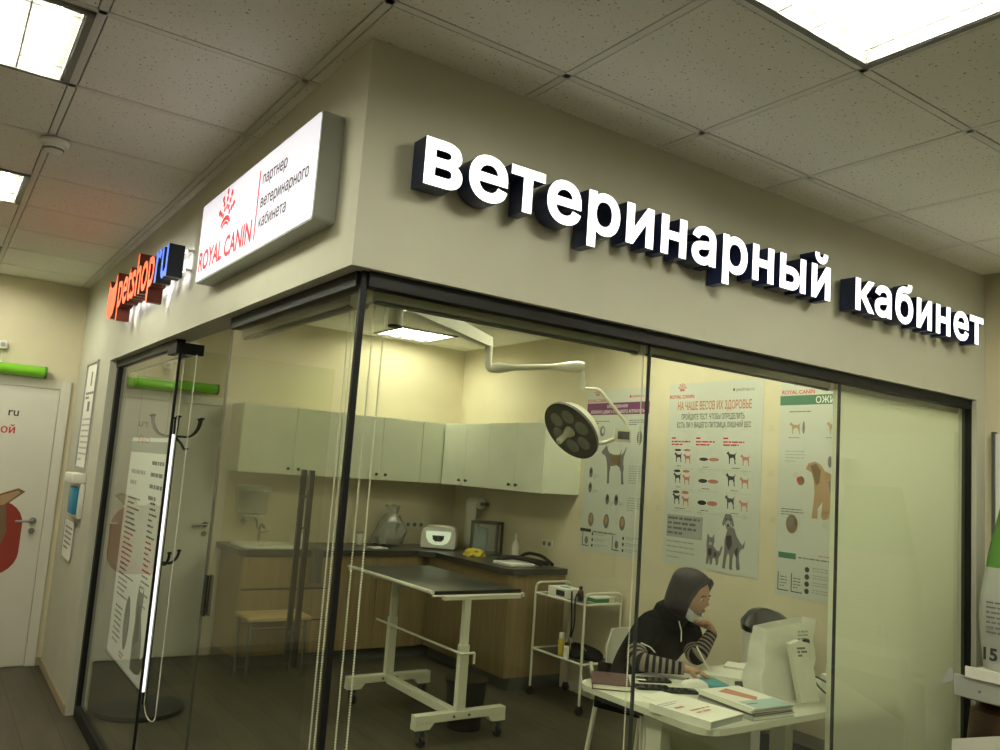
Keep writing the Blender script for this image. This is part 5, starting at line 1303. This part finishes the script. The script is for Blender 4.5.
def sack(cx, cy, z0, wx, wy, h_, mats, name, top=.5, cut=None):
    mb = MB(); n = 20; K_ = 14; rows = []
    for i in range(K_+1):
        s_ = i/K_; kx = 1-(1-.12)*max(0, (s_-top)/(1-top))**1.3; ky = 1+.05*math.sin(math.pi*s_)-.25*max(0, (s_-top)/(1-top))**1.5
        row = []
        for j in range(n):
            a = 2*math.pi*j/n; ca, sa = math.cos(a), math.sin(a)
            sx = abs(ca)**.5*(1 if ca > 0 else -1); sy = abs(sa)**.5*(1 if sa > 0 else -1); b = .92+.08*math.sin(math.pi*min(1, s_*1.6+.1))
            row.append(mb.bm.verts.new((cx+wx/2*sx*kx*b+.004*math.sin(9*s_+3*a), cy+wy/2*sy*ky*b+.004*math.sin(7*s_+2*a), z0+h_*s_)))
        rows.append(row)
    for i in range(K_):
        for j in range(n):
            f = mb.bm.faces.new((rows[i][j], rows[i][(j+1)%n], rows[i+1][(j+1)%n], rows[i+1][j]))
            if cut: f.material_index = cut(i/K_)
    mb.bm.faces.new(rows[0][::-1]); mb.bm.faces.new(rows[-1])
    return mb
mb = sack(3.29, -.365, zz, .27, .46, .80, None, '', .30, lambda s_: 1 if s_ > .53 else 0); obj('sack', mb, [m_bagside, mat('bag_green', (.085, .24, .035), .4)], t, 60)
fg = Frame((3.1515, -.20, zz), (0, -1, 0), Z3)
mb = MB(); mb.text(fg, '15 кг', -.012, .050, .075, 0, .004, .03); mb.lines(fg, .0, .30, .30, 7, .022, .008, 1, 3, .004)
obj('print', mb, [m_dark, m_grey], t, fixn=False)
t = thing('pet_food_bag', 'dark brown pet food bag under the shelf rail at the right edge', 'pet food bag', (3.28, -.30, .2025))
obj('sack', sack(3.265, -.32, .2025, .30, .47, .585, None, '', .97), m_bagbrown, t, 60)
obj('seam', MB().box((3.13, -.52, .788), (3.40, -.12, .7945)), m_brown, t)
GB = 'bottles on the wall shelves'
bt = None; r = random.Random(11)
for z_ in (1.3225, 1.6025, 1.8825):
    for k in range(9):
        y = -.72-k*.19+r.uniform(-.02, .02); x = XR-.16
        if bt is None:
            bt = thing('shampoo_bottle', 'white bottle in the rows on the upper wall shelves', 'bottle', (x, y, z_), GB)
            obj('body', MB().lathe((x, y, z_), [(.034, 0), (.037, .006), (.037, .12), (.014, .15)], n=14), m_white, bt, 40); obj('cap', MB().lathe((x, y, z_+.15), [(.016, 0), (.016, .03), (.012, .035)], n=12), m_grey, bt, 40)
        else: dup(bt, (x, y, z_))
